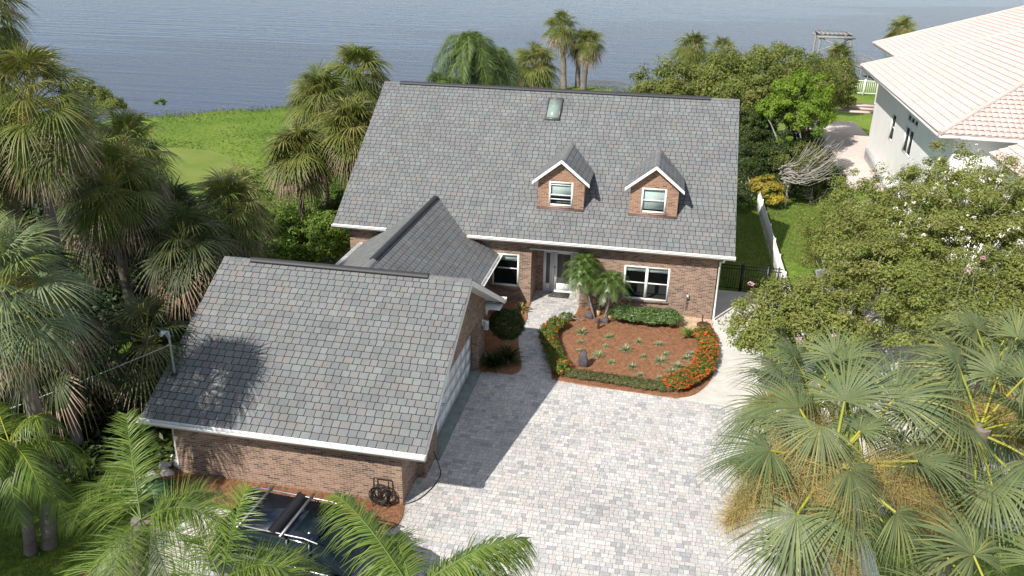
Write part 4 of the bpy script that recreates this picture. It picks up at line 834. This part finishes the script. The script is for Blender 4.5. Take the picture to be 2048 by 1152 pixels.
# green mass left of house
G10='lush green shrubs left of the house'
for k,(x,y,z,rx,ry,rz,lab) in enumerate([(-9.6,4.6,.7,1.7,2.2,1.5,'lush light green shrub against the left roof corner'),(-11.2,1.2,.5,2.0,2.3,1.2,'lush green shrub in the lower part of the bright mass'),(-12.9,6.4,.3,2.2,2.6,1.0,'lush vine covered shrub facing the mown lawn'),(-9.9,9.5,.6,1.7,2.4,1.3,'lush shrub below the brown palm skirts')]):
    bush('vine_shrub',(x,y,0),lab,'shrub',[(x,y,z,rx,ry,rz),(x+.6,y-1,z*.6,rx*.6,ry*.6,rz*.8)],12000,.085,'vine_leaf',120,.4,230+k,G10,limbs=4)
# undergrowth in the dark corner (uncountable)
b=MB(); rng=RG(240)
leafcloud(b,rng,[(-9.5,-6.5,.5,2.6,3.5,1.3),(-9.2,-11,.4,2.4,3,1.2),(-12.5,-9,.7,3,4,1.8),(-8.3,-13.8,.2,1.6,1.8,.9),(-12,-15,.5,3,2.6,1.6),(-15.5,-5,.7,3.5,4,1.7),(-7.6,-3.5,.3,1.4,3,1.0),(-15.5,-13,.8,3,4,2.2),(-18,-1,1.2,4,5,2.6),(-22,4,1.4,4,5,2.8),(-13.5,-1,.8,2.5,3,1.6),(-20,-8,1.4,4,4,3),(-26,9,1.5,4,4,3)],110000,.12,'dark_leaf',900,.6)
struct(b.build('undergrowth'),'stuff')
# ground vines on the bank
b=MB(); rng=RG(241); n_=170000; X=rng.uniform(-46,-9,n_)**1; Y=rng.uniform(9,49,n_)
sh=70-(-5-X)*.85; k=(Y<sh-.5)&(~inpoly(X,Y,spline(MOWN,6))); X=X[k];Y=Y[k]; n_=len(X)
a=rng.uniform(0,2*PI,n_); keep=(np.clip((X+22)/9,0,1)*np.clip((30-Y)/8,0,1)+.05+.12*(np.sin(X*.5+Y*.3)*np.sin(Y*.45)>.4))>rng.random(len(X)); X=X[keep];Y=Y[keep];a=a[keep];n_=len(X); lush=np.clip((X+22)/9,0,1)*np.clip((30-Y)/8,0,1)
c=np.stack([X,Y,hgt(X,Y)+rng.uniform(-.06,.08,n_)+lush*(rng.uniform(0,.5,n_)*(.6+.4*np.sin(X*1.3+Y)*np.sin(Y*1.7)))],1); A=np.stack([np.cos(a),np.sin(a),rng.normal(size=n_)*.4],1)*.085; B_=np.stack([-np.sin(a),np.cos(a),rng.normal(size=n_)*.4+.2],1)*.07
b.arr(np.stack([c-A,c-B_,c+A,c+B_],1).reshape(-1,3),np.arange(n_*4).reshape(-1,4),'vine_leaf',np.clip(.45+.3*np.sin(X*.35+Y*.2)+rng.normal(size=n_)*.18,0,1)); struct(b.build('ground_cover'),'stuff')
# grass blades along shore and on nearer lawns
P=[(-46,36),(-40,37),(-30,44.5),(-20,54),(-8,62.5),(4,66),(10,70),(10,72),(-6,69.5),(-20,57.5),(-32,47.5),(-44,38.5)]
strands('shore_grass',P,12000,lambda X,Y:hgt(X,Y)-.05,'grass_blade',ln=(.15,.4),wd=.025,up=1.1,seed=5,tilt=.4)
strands('lawn_grass',[(10.8,4.2),(13.4,4.2),(13.4,19),(10.8,19)],14000,-.05,'grass_blade',ln=(.05,.11),wd=.008,up=.9,seed=6)
strands('lawn_grass',[(-14,-26),(-7,-26),(-6.4,-16.8),(-7,-15),(-14,-15)],24000,-.05,'grass_blade',ln=(.06,.13),wd=.008,up=.9,seed=7)
strands('lawn_grass',[(13.8,9),(20,9),(20,28),(13.8,20)],14000,-.05,'grass_blade',ln=(.07,.15),wd=.012,up=.9,seed=8)
# ---- garden bed plants ----
def hedgeblobs(path,r,h): return [(x,y,h*.5+.04,r,r,h*.5) for x,y in path]
def hedge(name,path,r,h,label,leaf,n,size,seed,fl=0,clumps=120,csd=.13,cat='hedge',flm='ixora_flower',flsize=.032,shell=(.75,1.02),flc=60,group=None):
    P=spline(path,4,False); bl=hedgeblobs(P,r,h); rng=RG(seed); base=(float(P[:,0].mean()),float(P[:,1].mean()),.05)
    o=thing(name,base,label,cat,group); b=MB(); leafcloud(b,rng,bl,n,size,leaf,clumps,csd,bottom=-.2,shell=shell)
    b.build('foliage',o)
    if fl: b=MB(); leafcloud(b,rng,bl,fl,flsize,flm,flc,.055,bottom=.1,shell=(1.0,1.12),up=.8); b.build('blossoms',o)
    return o
hedge('ixora_hedge',[(3.75,-2.0),(3.45,-2.6),(3.5,-3.4),(3.72,-4.2),(4.0,-5.0),(4.25,-5.6),(4.4,-6.0)],.36,.55,'loose ixora hedge with few orange flowers curving along the paver walk','ixora_leaf',28000,.036,301,fl=2400,flc=110,csd=.12,clumps=600,flsize=.024,group='orange ixora hedges round the front bed')
hedge('ixora_hedge',[(9.75,-1.5),(9.85,-2.4),(9.82,-3.5),(9.65,-4.5),(9.3,-5.3),(8.85,-5.9),(8.6,-6.1)],.42,.55,'thick ixora hedge covered in orange flowers beside the concrete walk','ixora_leaf',34000,.034,302,fl=15000,flc=650,csd=.10,clumps=900,flsize=.022,group='orange ixora hedges round the front bed')
hedge('juniper_strip',[(4.8,-6.0),(5.6,-6.05),(6.6,-6.15),(7.6,-6.22),(8.3,-6.25)],.28,.28,'low olive juniper strip along the front of the bed','juniper',32000,.028,303,csd=.09,clumps=900)
hedge('boxwood_hedge',[(6.15,-.62),(6.8,-.7),(7.6,-.68),(8.35,-.6)],.52,.74,'glossy green clipped hedge below the double window','hedge_leaf',42000,.032,304,csd=.09,clumps=1300,shell=(.86,1.0))
bush('round_shrub',(4.5,-.95,.05),'small round green shrub by the curve of the paver walk','shrub',[(3.95,-1.15,.25,.3,.25,.22)],1200,.035,'hedge_leaf',24,.1,305,limbs=3,r0=.02)
# topiary
bush('topiary_tree',(2.05,-4.9,.05),'clipped dark ball topiary on a thin trunk beside the garage corner','topiary',[(2.05,-4.9,1.42,.72,.72,.62)],26000,.028,'topiary_leaf',500,.10,306,limbs=0,shell=(.78,.97),bottom=-1)
b=MB(); b.tube([(2.0,-4.9,.0),(2.03,-4.88,.5),(2.05,-4.9,1.2)],[.05,.04,.035],'bark_grey'); b.build('trunk',bpy.data.objects['topiary_tree'])
def tuft(name,base,label,n,L,m,w=.012,seed=0,group=None,el=(20,80),cat='plant',droop=.35):
    rng=RG(seed);b=MB();B=np.array(base,float)
    for i in range(n):
        az=rng.uniform(0,2*PI);e1=R(rng.uniform(*el));l=L*rng.uniform(.6,1.1);D=np.array([math.cos(az)*math.cos(e1),math.sin(az)*math.cos(e1),math.sin(e1)]);S=np.array([-math.sin(az),math.cos(az),0]);t=np.linspace(0,1,5)
        c=B+rng.normal(size=3)*(.02,.02,0)+D*(l*t)[:,None]-Zv*(l*droop*t**2)[:,None]; hw=w*np.array([.7,1,1,.7,.05]); V=np.stack([c-S*hw[:,None],c+S*hw[:,None]],1).reshape(-1,3)
        b.arr(V,[(2*k,2*k+1,2*k+3,2*k+2) for k in range(4)],m,rng.random())
    o=b.build(name,loc=base); return tag(o,label,cat,group)
SPL=[(4.74,-2.26,.26,'largest pale tuft at the back left of the bed'),(4.82,-3.16,.15,'small green tuft right below the largest left one'),(4.81,-3.92,.12,'faint tuft just above the black rock'),(5.89,-2.43,.2,'tuft in front of the brown bollard light'),(5.83,-3.26,.13,'small green tuft in the left middle of the bed'),(7.12,-2.57,.18,'tuft below the middle of the clipped hedge'),(7.97,-2.61,.18,'flat pale tuft below the right end of the clipped hedge'),(6.65,-3.44,.27,'biggest pale tuft in the centre of the bed'),(5.61,-4.18,.24,'green tuft right of the black rock'),(6.17,-4.62,.15,'small tuft midway between rock and bed front'),(7.38,-3.85,.14,'small bright green tuft right of the central pale one'),(8.25,-3.42,.15,'thin pale tuft just behind the wide right one'),(8.05,-4.09,.26,'wide pale tuft in the right half of the bed'),(9.04,-3.6,.2,'pale tuft close to the orange hedge'),(9.22,-3.15,.16,'dark green tuft beside the orange hedge'),(6.98,-4.82,.2,'yellowish tuft behind the middle of the juniper strip'),(8.7,-4.37,.24,'green tuft left of the hedge bend'),(8.46,-4.89,.2,'grey tuft nearest the flowering hedge bend'),(7.32,-5.44,.18,'tuft touching the back of the juniper strip'),(8.01,-5.48,.14,'pale tuft behind the right end of the juniper strip')]
for k,(x,y,s,l) in enumerate(SPL): tuft('grassy_tuft',(x,y,.05),l,int(60+s*200),s*1.75,'variegated',.012,400+k,'spiky tufts planted in the bark mulch',(15,75))
tuft('lily_plant',(9.1,-1.65,.05),'yellow green sword leaved clump beside the orange hedge',95,.85,'lily_leaf',.02,430,None,(35,85))
tuft('border_grass',(1.75,-5.9,.05),'dark strappy clump at the foot of the garage corner',230,.95,'topiary_leaf',.02,431,'dark strappy clumps below the topiary',(25,80)); tuft('border_grass',(2.2,-5.35,.05),'dark strappy clump under the ball topiary',230,.95,'topiary_leaf',.02,432,'dark strappy clumps below the topiary',(25,80))
tuft('croton_plant',(1.85,-.6,.05),'red and yellow leaved plant in the corner by the single window',34,.62,'croton_red',.05,433,None,(20,80))
# pygmy date palms by the door
rng=RG(440); o=thing('pygmy_date_palm',(5.3,-.7,.05),'three trunked pygmy date palm by the front door','palm tree')
for tx,ty,tz,bx_,by_ in ((4.55,-.6,1.95,5.12,-.62),(5.75,-.75,1.85,5.5,-.75),(4.5,-.1,2.3,5.2,-.4)):
    b=MB(); b.tube(spline([(bx_,by_,.0),((bx_+tx)/2+.05,by_,.8),(tx,ty,tz)],4,False),np.linspace(.06,.045,9),'bark_palm',n=7,t=.5); b.build('trunk',o)
    b=MB()
    for i in range(30):
        f=(i+.5)/30; el=R(75-85*f); az=i*2.4; pinn(b,rng,(tx,ty,tz),(math.cos(az)*math.cos(el),math.sin(az)*math.cos(el),math.sin(el)),1.15*rng.uniform(.85,1.1),'roebelenii',n=46,ll=.26,droop=.5,w=.008,plum=.25,lhang=.35,K=2)
    b.build('crown',o)
# rocks etc
def rock(name,c,r,label,m,seed,cat='rock',group=None,top=None):
    rng=RG(seed);b=MB();nu,nv=12,8;V=[]
    for j in range(nv+1):
        ph=PI*j/nv-PI/2
        for i in range(nu):
            th=2*PI*i/nu; d=np.array([math.cos(ph)*math.cos(th),math.cos(ph)*math.sin(th),math.sin(ph)])
            k=1+.14*math.sin(3*th+seed)*math.cos(ph)+.12*math.sin(2*ph*2+th+seed)+rng.normal()*.05
            if top: k*=(1-.35*max(0,d[2]))**0 ; sc_=1-.38*(d[2]+1)/2; d=d*np.array([sc_,sc_,1])
            V.append(np.array(c)+d*k*np.array(r))
    F=[(j*nu+i,j*nu+(i+1)%nu,(j+1)*nu+(i+1)%nu,(j+1)*nu+i) for j in range(nv) for i in range(nu)]
    b.arr(V,F,m); return tag(b.build(name,loc=(c[0],c[1],0)),label,cat,group)
rock('rock',(5.12,-5.12,.34),(.24,.19,.42),'upright dark grey rock in the left front of the bed','rock',3,top=True)
RL=[((4.88,-.62,.16),(.2,.16,.2),'dark lava rock left of the date palm trunks','rock'),((5.62,-.95,.14),(.17,.14,.17),'dark rock right of the date palm trunks','rock'),((5.2,-.25,.14),(.16,.13,.15),'tan rock behind the date palm trunks','tan_rock'),((5.75,-.5,.16),(.2,.16,.18),'pale tan rock between date palm and clipped hedge','tan_rock'),((5.3,-1.0,.1),(.14,.12,.12),'small grey rock in front of the date palm','rock')]
for k,(c,r_,l,m_) in enumerate(RL): rock('rock',c,r_,l,m_,10+k,group='rocks round the date palm')
for k in range(7):
    c=(-6.45+.28*(k%2)-.06*k,-14.15-.22*k,.08+.1*(k<3)); rock('rubble_rock',c,(.2,.17,.12),['pale broken stone topmost in the heap at the garage corner','grey broken stone second from the top of the heap','flat pale stone in the middle of the heap on its left','angular stone in the middle of the heap on its right','pale stone low in the heap','grey stone near the foot of the heap','last stone of the heap next to the green bin'][k],'pale_rock',30+k,group='broken stones heaped at the garage corner')
b=MB(); b.tube([(5.37,-1.65,.03),(5.37,-1.65,.5)],.055,'dark_rust',n=14); b.tube([(5.37,-1.65,.5),(5.37,-1.65,.53)],[.065,.05],'dark_rust',n=14); tag(b.build('bollard_light',loc=(5.37,-1.65,0)),'short rusty brown bollard light in the bark mulch','bollard light')
b=MB(); b.tube([(9.78,-.25,.07),(9.78,-.25,.11),(9.78,-.25,.14)],[.3,.29,.06],'dark_rust',n=24); b.tube([(9.7,-.22,.12),(9.7,-.22,.5)],.03,'dark_rust',n=10); tag(b.build('umbrella_base',loc=(9.78,-.25,0)),'round brown metal umbrella base on gravel at the house corner','umbrella base')
# door mat with scroll pattern
m,n,p=newmat('mat'); x=noise(n,24,2,.4); r=ramp(n,[(.012,.012,.012),(.015,.015,.015),(.22,.21,.20)],[0,.56,.6]); n.links.new(x.outputs['Fac'],r.inputs[0]); n.links.new(r.outputs[0],p.inputs['Base Color']); p.inputs['Roughness'].default_value=.95
b=MB(); b.box((2.76,1.33,.018),(3.71,1.93,.035),'mat'); tag(b.build('door_mat'),'black and grey patterned door mat at the front door','door mat')
# hose reel
hr=thing('hose_reel',(.42,-14.78,0),'black hose cart with coiled hose at the garage wall corner','hose reel'); b=MB(); X,Y=.42,-14.82
for dx in (-.22,.22): b.tube([(X+dx,Y-.14,.05),(X+dx,Y+.06,.92)],.018,'dark_rust',n=6); b.tube([(X+dx,Y+.06,.92),(X+dx,Y+.08,.05)],.015,'dark_rust',n=6)
b.tube([(X-.22,Y+.06,.92),(X+.22,Y+.06,.92)],.02,'dark_rust',n=6); b.tube([(X-.22,Y-.1,.25),(X+.22,Y-.1,.25)],.015,'dark_rust',n=6); b.build('frame',hr)
b=MB(); rng=RG(9)
for k in range(9):
    th=np.linspace(0,2*PI,26); rr=.26+rng.normal()*.025; cx_=X+rng.normal()*.03; b.tube(np.stack([cx_+rr*np.cos(th),Y-.10+(k-4)*.028+0*th,.48+rr*np.sin(th)*1.05],1),.016,'rubber',n=6)
b.build('coiled_hose',hr)
b=MB(); b.tube(spline([(X+.2,Y-.08,.3),(.85,-14.75,.05),(1.35,-14.35,.04),(1.62,-13.6,.04),(1.66,-13.0,.04),(1.45,-12.6,.2),(1.32,-12.55,.5)],6,False),.014,'rubber',n=6); tag(b.build('garden_hose'),'thin black hose running from the hose cart round the garage corner','hose')
# fence & gate
fx=13.45
f=thing('white_fence',(fx,5,0),'long white picket fence separating the two properties','fence'); 
pb=MB(); y=-30.
while y<18.4: pb.box((fx-.010,y,.06),(fx+.010,y+.045,1.2),'white_trim'); y+=.10
pb.build('pickets',f)
b=MB()
for z in (.14,1.12): b.box((fx-.022,-30,z),(fx+.022,18.4,z+.05),'white_trim')
b.build('rail',f)
y=-30.
while y<18.5: boxp('post',(fx-.04,y-.04,-.05),(fx+.04,y+.04,1.3),'white_trim',f); y+=2.42
g=thing('iron_gate',(11.8,4.2,0),'black iron fence and gate closing the side yard','gate'); b=MB(); x=10.2
while x<13.3: b.box((x-.009,4.19,.1),(x+.009,4.21,1.28),'black_metal'); x+=.11
for z in (.12,1.1,1.26): b.box((10.15,4.18,z),(13.35,4.22,z+.035),'black_metal')
b.build('pickets',g)
for px_,s in ((11.55,.06),(12.72,.07),(13.2,.03)): boxp('post',(px_-s,4.2-s,0),(px_+s,4.2+s,1.36),'black_metal',g)
# white railing by the water
f=thing('white_railing',(28.5,73,-.8),'white railing near the water behind the neighbouring house','railing'); b=MB(); x=25.
while x<36: b.box((x,72.98,-.75),(x+.04,73.02,.9),'white_trim'); x+=.22
for z in (-.6,.85): b.box((25,72.96,z),(36,73.04,z+.08),'white_trim')
b.build('pickets',f)
for x in np.arange(25,36.1,2.6): boxp('post',(x-.08,72.9,-.9),(x+.08,73.1,1.1),'white_trim',f)
# pier with boat shelter
dk=thing('wooden_pier',(31,99,-1),'weathered wooden boat shelter and pier standing in the water','pier')
for x in (28.1,32.4):
    for y in (97,101.5): b=MB(); b.tube([(x,y,-2.5),(x,y,4.4 if y>98 else 4.0)],.16,'weathered_wood',n=8); b.build('post',dk)
b=MB()
for y in (96.8,101.7): b.box((27.6,y-.1,3.5),(32.9,y+.1,3.8),'weathered_wood')
for x in (28.1,32.4): b.box((x-.1,96.7,3.82),(x+.1,101.8,4.1),'weathered_wood')
for k in range(8): b.box((27.8+k*.62,96.6,4.12),(28.1+k*.62,101.9,4.17),'weathered_wood')
b.build('shelter_frame',dk)
for s in (-1,1):
    b=MB(); b.box((0,0,0),(1,1,1),'weathered_wood',fr=lambda P:np.stack([28.1+P[:,0]*4.3,96.9+P[:,1]*.1,(1.6+P[:,0]*1.9 if s>0 else 3.5-P[:,0]*1.9)+P[:,2]*.18],1)); b.build('brace',dk)
b=MB(); A=np.array([32.8,98.5,.4]);B_=np.array([36.5,78,.2])
def wf(w0,z0): return [A+(w0,0,z0),B_+(w0,0,z0)]
b.box((0,0,0),(1,1,1),'weathered_wood',fr=lambda P:A+(B_-A)*P[:,1:2]+np.stack([P[:,0]*2.0-1,0*P[:,0],P[:,2]*.2-.2],1)); b.build('deck',dk)
for s in (-1,1):
    b=MB()
    for z in (.5,1.0): b.tube([A+(s,0,z),B_+(s,0,z)],.05,'weathered_wood',n=5)
    for t in np.linspace(0,1,9): q=A+(B_-A)*t; b.tube([q+(s,0,-1.5),q+(s,0,1.1)],.07,'weathered_wood',n=5)
    b.build('railing',dk)
# ---------------- neighbour house ----------------
NH=thing('white_house',(24,25,0),'white stucco neighbouring house with a pink tiled roof','house')
mb=MB(); he=6.7
wallpanel(mb,FXm(22.5),11.6,34.5,-.1,he+.2,[(26.0,27.4,3.1,4.9),(20.3,22.7,3.3,4.95),(19.8,22.8,5.25,5.7)],'stucco',.1)
wallpanel(mb,FY(11.6),22.5,45,-.1,he+.2,[],'stucco'); wallpanel(mb,FYb(34.5),22.5,45,-.1,he+.2,[],'stucco')
wallpanel(mb,FXm(24.6),-4,11.6,-.1,5.5,[],'stucco'); wallpanel(mb,FY(-4),24.6,36,-.1,5.5,[],'stucco'); wallpanel(mb,FXm(26.6),34.5,58,-.1,he-1,[],'stucco')
mb.build('wall',NH)
window(NH,FXm(22.5),26.0,27.4,3.1,4.9,blind=0,rail=.5); window(NH,FXm(22.5),20.3,22.7,3.3,4.95,cols=2,blind=0,rail=0); window(NH,FXm(22.5),19.8,22.8,5.25,5.7,cols=3,blind=0,rail=0)
b=MB(); b.box((22.40,11.7,-.1),(22.497,34.4,.9),'stucco'); b.build('base_trim',NH)
def tile_plane(mb,O,U,W,poly,row=.42,wave=.30,seed=0):
    """S-profile tiles: wave along the eave direction, stepped rows; clipped by centre test"""
    O=np.array(O,float);U=nrm(U);W=nrm(W);N=np.cross(U,W); N=N if N[2]>0 else -N
    P=np.array(poly,float); u0,u1=P[:,0].min(),P[:,0].max(); w0,w1_=P[:,1].min(),P[:,1].max(); rg=random.Random(seed)
    mb.poly([O+U*a+W*b-N*.02 for a,b in poly],'roof_tile',.4)
    by={}
    nr=int((w1_-w0)/row)+1; nu=int((u1-u0)/wave)+1
    for r in range(nr):
        for k in range(nu):
            t=rg.random()
            for h in range(3):
                ua=u0+k*wave+h*wave/3; ub=ua+wave/3; wa=w0+r*row; wb=wa+row
                T=clip([(ua,wa),(ub,wa),(ub,wb),(ua,wb)],[tuple(p) for p in poly])
                if len(T)<3: continue
                hh={0:(0.,.055),1:(.055,.055),2:(.055,0.)}[h]
                V=[O+U*a+W*b+N*(hh[0]+(hh[1]-hh[0])*(a-ua)/(ub-ua)+.045*(1-(b-wa)/row)+.01) for a,b in T]; by.setdefault(len(V),[]).append((V,t))
        # riser
        T=clip([(u0,w0+r*row),(u1,w0+r*row),(u1,w0+r*row+.03),(u0,w0+r*row+.03)],[tuple(p) for p in poly])
        if len(T)>2: mb.arr([O+U*a+W*(b-.012)+N*(.004 if b<w0+r*row+.015 else .052) for a,b in T],[list(range(len(T)))],'tile_joint')
    for k,l in by.items():
        V=np.array([v for v,_ in l]).reshape(-1,3); F=np.arange(len(l)*k).reshape(-1,k); e_=np.cross(V[1]-V[0],V[2]-V[1]); F=F[:,::-1] if e_@N<0 else F; mb.arr(V,F,'roof_tile',[t for _,t in l])
mb=MB(); sN=.44; q=1/math.hypot(1,sN)
x0,y0_,y1_=21.5,10.7,37.6; hr_=(y1_-y0_)/2
def slope(mb,A,B,ins,up,h,seed):
    """hip roof face from eave A-B (3D), inward horizontal dir ins, trapezoid/triangle top given by up length and h insets (l,r) per unit"""
    A=np.array(A,float);B=np.array(B,float);U=nrm(B-A);Lw=np.linalg.norm(B-A);W=nrm(np.array(ins)+Zv*sN);sl=up/q
    tile_plane(mb,A,U,W,[(0,0),(Lw,0),(Lw-h[1]*up,sl),(h[0]*up,sl)] if Lw-(h[0]+h[1])*up>.05 else [(0,0),(Lw,0),(h[0]*up,sl)],seed=seed)
slope(mb,(x0,y1_,he),(x0,y0_,he),(1,0,0),hr_,(1,1),1)      # west face (triangle)
slope(mb,(x0,y0_,he),(x0+30,y0_,he),(0,1,0),hr_,(1,0),2)   # south face
slope(mb,(x0+30,y1_,he),(x0,y1_,he),(0,-1,0),hr_,(0,1),3)  # north
# rear wing
slope(mb,(25.3,57,he),(25.3,31,he),(1,0,0),13,(1,1),4); slope(mb,(60,57,he),(25.3,57,he),(0,-1,0),13,(0,1),5); slope(mb,(25.3,31,he),(60,31,he),(0,1,0),13,(1,0),8)
# front wing (lower, west eave runs towards camera)
slope(mb,(23.9,10.7,5.9),(23.9,-5,5.9),(1,0,0),5,(0,1),6); slope(mb,(23.9,-5,5.9),(40,-5,5.9),(0,1,0),5,(1,0),7)
def hipcap(A,B,r=.14): mb.tube([A,B],r,'roof_tile',n=8,t=.6)
hz_=he+hr_*sN
hipcap((x0,y0_,he+.05),(x0+hr_,y0_+hr_,hz_+.05)); hipcap((x0,y1_,he+.05),(x0+hr_,y0_+hr_,hz_+.05)); hipcap((x0+hr_,y0_+hr_,hz_+.05),(x0+30,y0_+hr_,hz_+.05)); hipcap((25.3,57,he+.05),(38.3,44,he+13*sN+.05)); hipcap((38.3,44,he+13*sN+.05),(60,44,he+13*sN+.05)); hipcap((23.9,-5,5.95),(28.9,0,5.9+5*sN+.05))
mb.build('roof',NH)
NH.rotation_euler=(0,0,R(-2.75))
b=MB(); b.box((x0+.02,y0_+.02,he-.2),(22.5,y1_-.02,he-.03),'stucco'); b.box((22.5,y0_+.02,he-.2),(45,11.6,he-.03),'stucco'); b.box((23.95,-4.9,5.7),(24.6,10.6,5.87),'stucco'); b.box((25.4,40,he-.2),(26.6,56.9,he-.03),'stucco'); b.build('soffit',NH)
# stepped pink awning roof low behind
b=MB()
for k in range(3): b.box((20.6+k*.6,41.2+k*1.0,2.4+k*.12),(24.5,42.2+k*1.0,2.5+k*.12),'roof_tile')
b.build('patio_roof',NH)
# ---------------- vehicles ----------------
def loft(mb,secs,m,t=.5):
    """secs: list of (x, [(y,z)...]) closed rings same length"""
    k=len(secs[0][1]); V=[]
    for x,ring in secs: V+=[(x,y,z) for y,z in ring]
    F=[(i*k+j,i*k+(j+1)%k,(i+1)*k+(j+1)%k,(i+1)*k+j) for i in range(len(secs)-1) for j in range(k)]
    mb.arr(V,F,m,t); mb.arr(V[:k],[list(range(k))],m,t); mb.arr(V[-k:],[list(range(k))[::-1]],m,t)
def car(name,loc,rz,label,paint,L=4.9,Wd=1.9,H=1.82,rack=False,cat='car',suv=True):
    o=thing(name,loc,label,cat); o.rotation_euler=(0,0,rz)
    hw=Wd/2; b=MB()
    def ring(w0,zb,zt,rn=.12): return [(-w0+rn,zb),(w0-rn,zb),(w0,zb+rn),(w0+.0,zt-rn),(w0-rn*.7,zt),(-w0+rn*.7,zt),(-w0,zt-rn),(-w0,zb+rn)]
    hood=1.08 if suv else .95
    prof=[(-L/2,.86,.45,.75),(-L/2+.08,.95,.32,.98),(-L/2+.5,1,.3,hood+.05),(-L*.2,1,.3,hood+.1),(L*.05,1,.3,hood+.08),(L*.22,1,.3,hood+.03),(L/2-.5,.98,.3,hood-.07),(L/2-.08,.93,.34,.88),(L/2,.84,.45,.7)]
    loft(b,[(x,ring(hw*w_,zb,zt)) for x,w_,zb,zt in prof],paint); b.build('body',o,smooth=False,loc=(0,0,0)).location=(0,0,0)
    b=MB(); zc=hood+.04
    def gr(w0,zt): return [(-hw*.93,zc),(hw*.93,zc),(w0,zt-.07),(w0-.1,zt),(-w0+.1,zt),(-w0,zt-.07)]
    rear=-L/2+.25 if suv else -L*.3
    loft(b,[(rear-.1 if suv else rear-.45,gr(hw*.9,zc+.02)),(rear+.12,gr(hw*.8,H-.10)),(rear+.5,gr(hw*.79,H)),(0,gr(hw*.79,H)),(L*.1,gr(hw*.78,H-.03)),(L*.28,gr(hw*.9,zc+.03))],'car_glass'); b.build('window',o,loc=(0,0,0))
    b=MB(); b.box((rear+.2,-hw*.72,H-.02),(L*.1,hw*.72,H+.012),paint); 
    for s in (-1,1):
        for x in (rear+.15,-.25,L*.07): b.box((x,s*hw*.80-.02,hood),(x+.09,s*hw*.80+.02,H-.02),paint,fr=lambda P:np.stack([P[:,0],P[:,1]+s*(.13*(1-(P[:,2]-hood)/(H-hood))*hw),P[:,2]],1))
    b.build('roof',o,loc=(0,0,0))
    b=MB(); b.box((-.15,-hw*.5,H+.014),(.55,hw*.5,H+.022),'car_glass'); b.build('sunroof',o,loc=(0,0,0))
    for s in (-1,1):
        for x in (-L*.3,L*.31):
            b=MB(); b.tube([(x,s*(hw-.22),.36),(x,s*(hw+.01),.36)],.36,'rubber',n=20); w_o=b.build('wheel',o,loc=(0,0,0)); b=MB(); b.tube([(x,s*(hw+.0),.36),(x,s*(hw+.025),.36)],.22,'chrome',n=14); b.build('rim',w_o,loc=(0,0,0))
        b=MB(); b.box((L/2-.12,s*hw*.62-.16,.68),(L/2-.0,s*hw*.62+.16,.82),'chrome'); b.build('headlight',o,loc=(0,0,0))
        b=MB(); b.box((-L/2-.0,s*hw*.74-.12,.74),(-L/2+.1,s*hw*.74+.12,1.0),'tail_red'); b.build('taillight',o,loc=(0,0,0))
        b=MB(); b.box((L*.2,s*(hw+.09)-.09,1.08),(L*.2+.12,s*(hw+.09)+.09,1.24),paint); b.build('side_mirror',o,loc=(0,0,0))
    if rack:
        for s in (-1,1): b=MB(); b.tube([(rear+.25,s*hw*.76,H-.02),(rear+.45,s*hw*.76,H+.07),(L*.05,s*hw*.76,H+.07),(L*.12,s*hw*.76,H-.01)],.022,'chrome',n=6); b.build('roof_rail',o,loc=(0,0,0))
        for x in (rear+.7,-.35): b=MB(); b.box((x,-hw*.9,H+.09),(x+.07,hw*.9,H+.12),'chrome'); b.build('crossbar',o,loc=(0,0,0))
        b=MB(); b.prism([(-.70,-hw*.8,H+.13),(-.40,-hw*.8,H+.02),(-.38,-hw*.8,H+.04),(-.68,-hw*.8,H+.16)],'black_metal',(0,hw*1.6,0)); b.build('wind_fairing',o,loc=(0,0,0))
    return o
car('parked_car',(-.25,-17.95,.02),R(-4),'dark blue estate car with roof bars and sunroof behind the palm fronds','car_blue',rack=True)
car('parked_car',(-4.3,-22.3,.02),R(-88),'silver car mostly hidden under the bottom left palm','car_silver',H=1.45,suv=False)
car('parked_car',(1.9,-20.9,.02),R(-4),'dark car showing a sliver below the blue one','car_blue',H=1.5,suv=False)
o=thing('rubbish_bin',(-5.3,-16.6,0),'dark green wheeled bin with closed lid by the garage corner','bin'); b=MB()
b.prism([(-5.55,-16.9,.1),(-5.05,-16.9,.1),(-5.05,-16.35,.1),(-5.55,-16.35,.1)],'bin_green',(0,0,.92)); b.build('body',o)
b=MB(); b.box((-5.62,-16.98,1.02),(-4.98,-16.3,1.09),'bin_green'); b.box((-5.55,-16.9,1.09),(-5.05,-16.4,1.12),'bin_green'); b.build('lid',o)
for x in (-5.5,-5.1): b=MB(); b.tube([(x-.03,-16.36,.13),(x+.03,-16.36,.13)],.13,'rubber',n=14); b.build('wheel',o)
b=MB(); b.tube([(-5.5,-16.28,.98),(-5.1,-16.28,.98)],.018,'bin_green',n=6); b.build('handle',o)
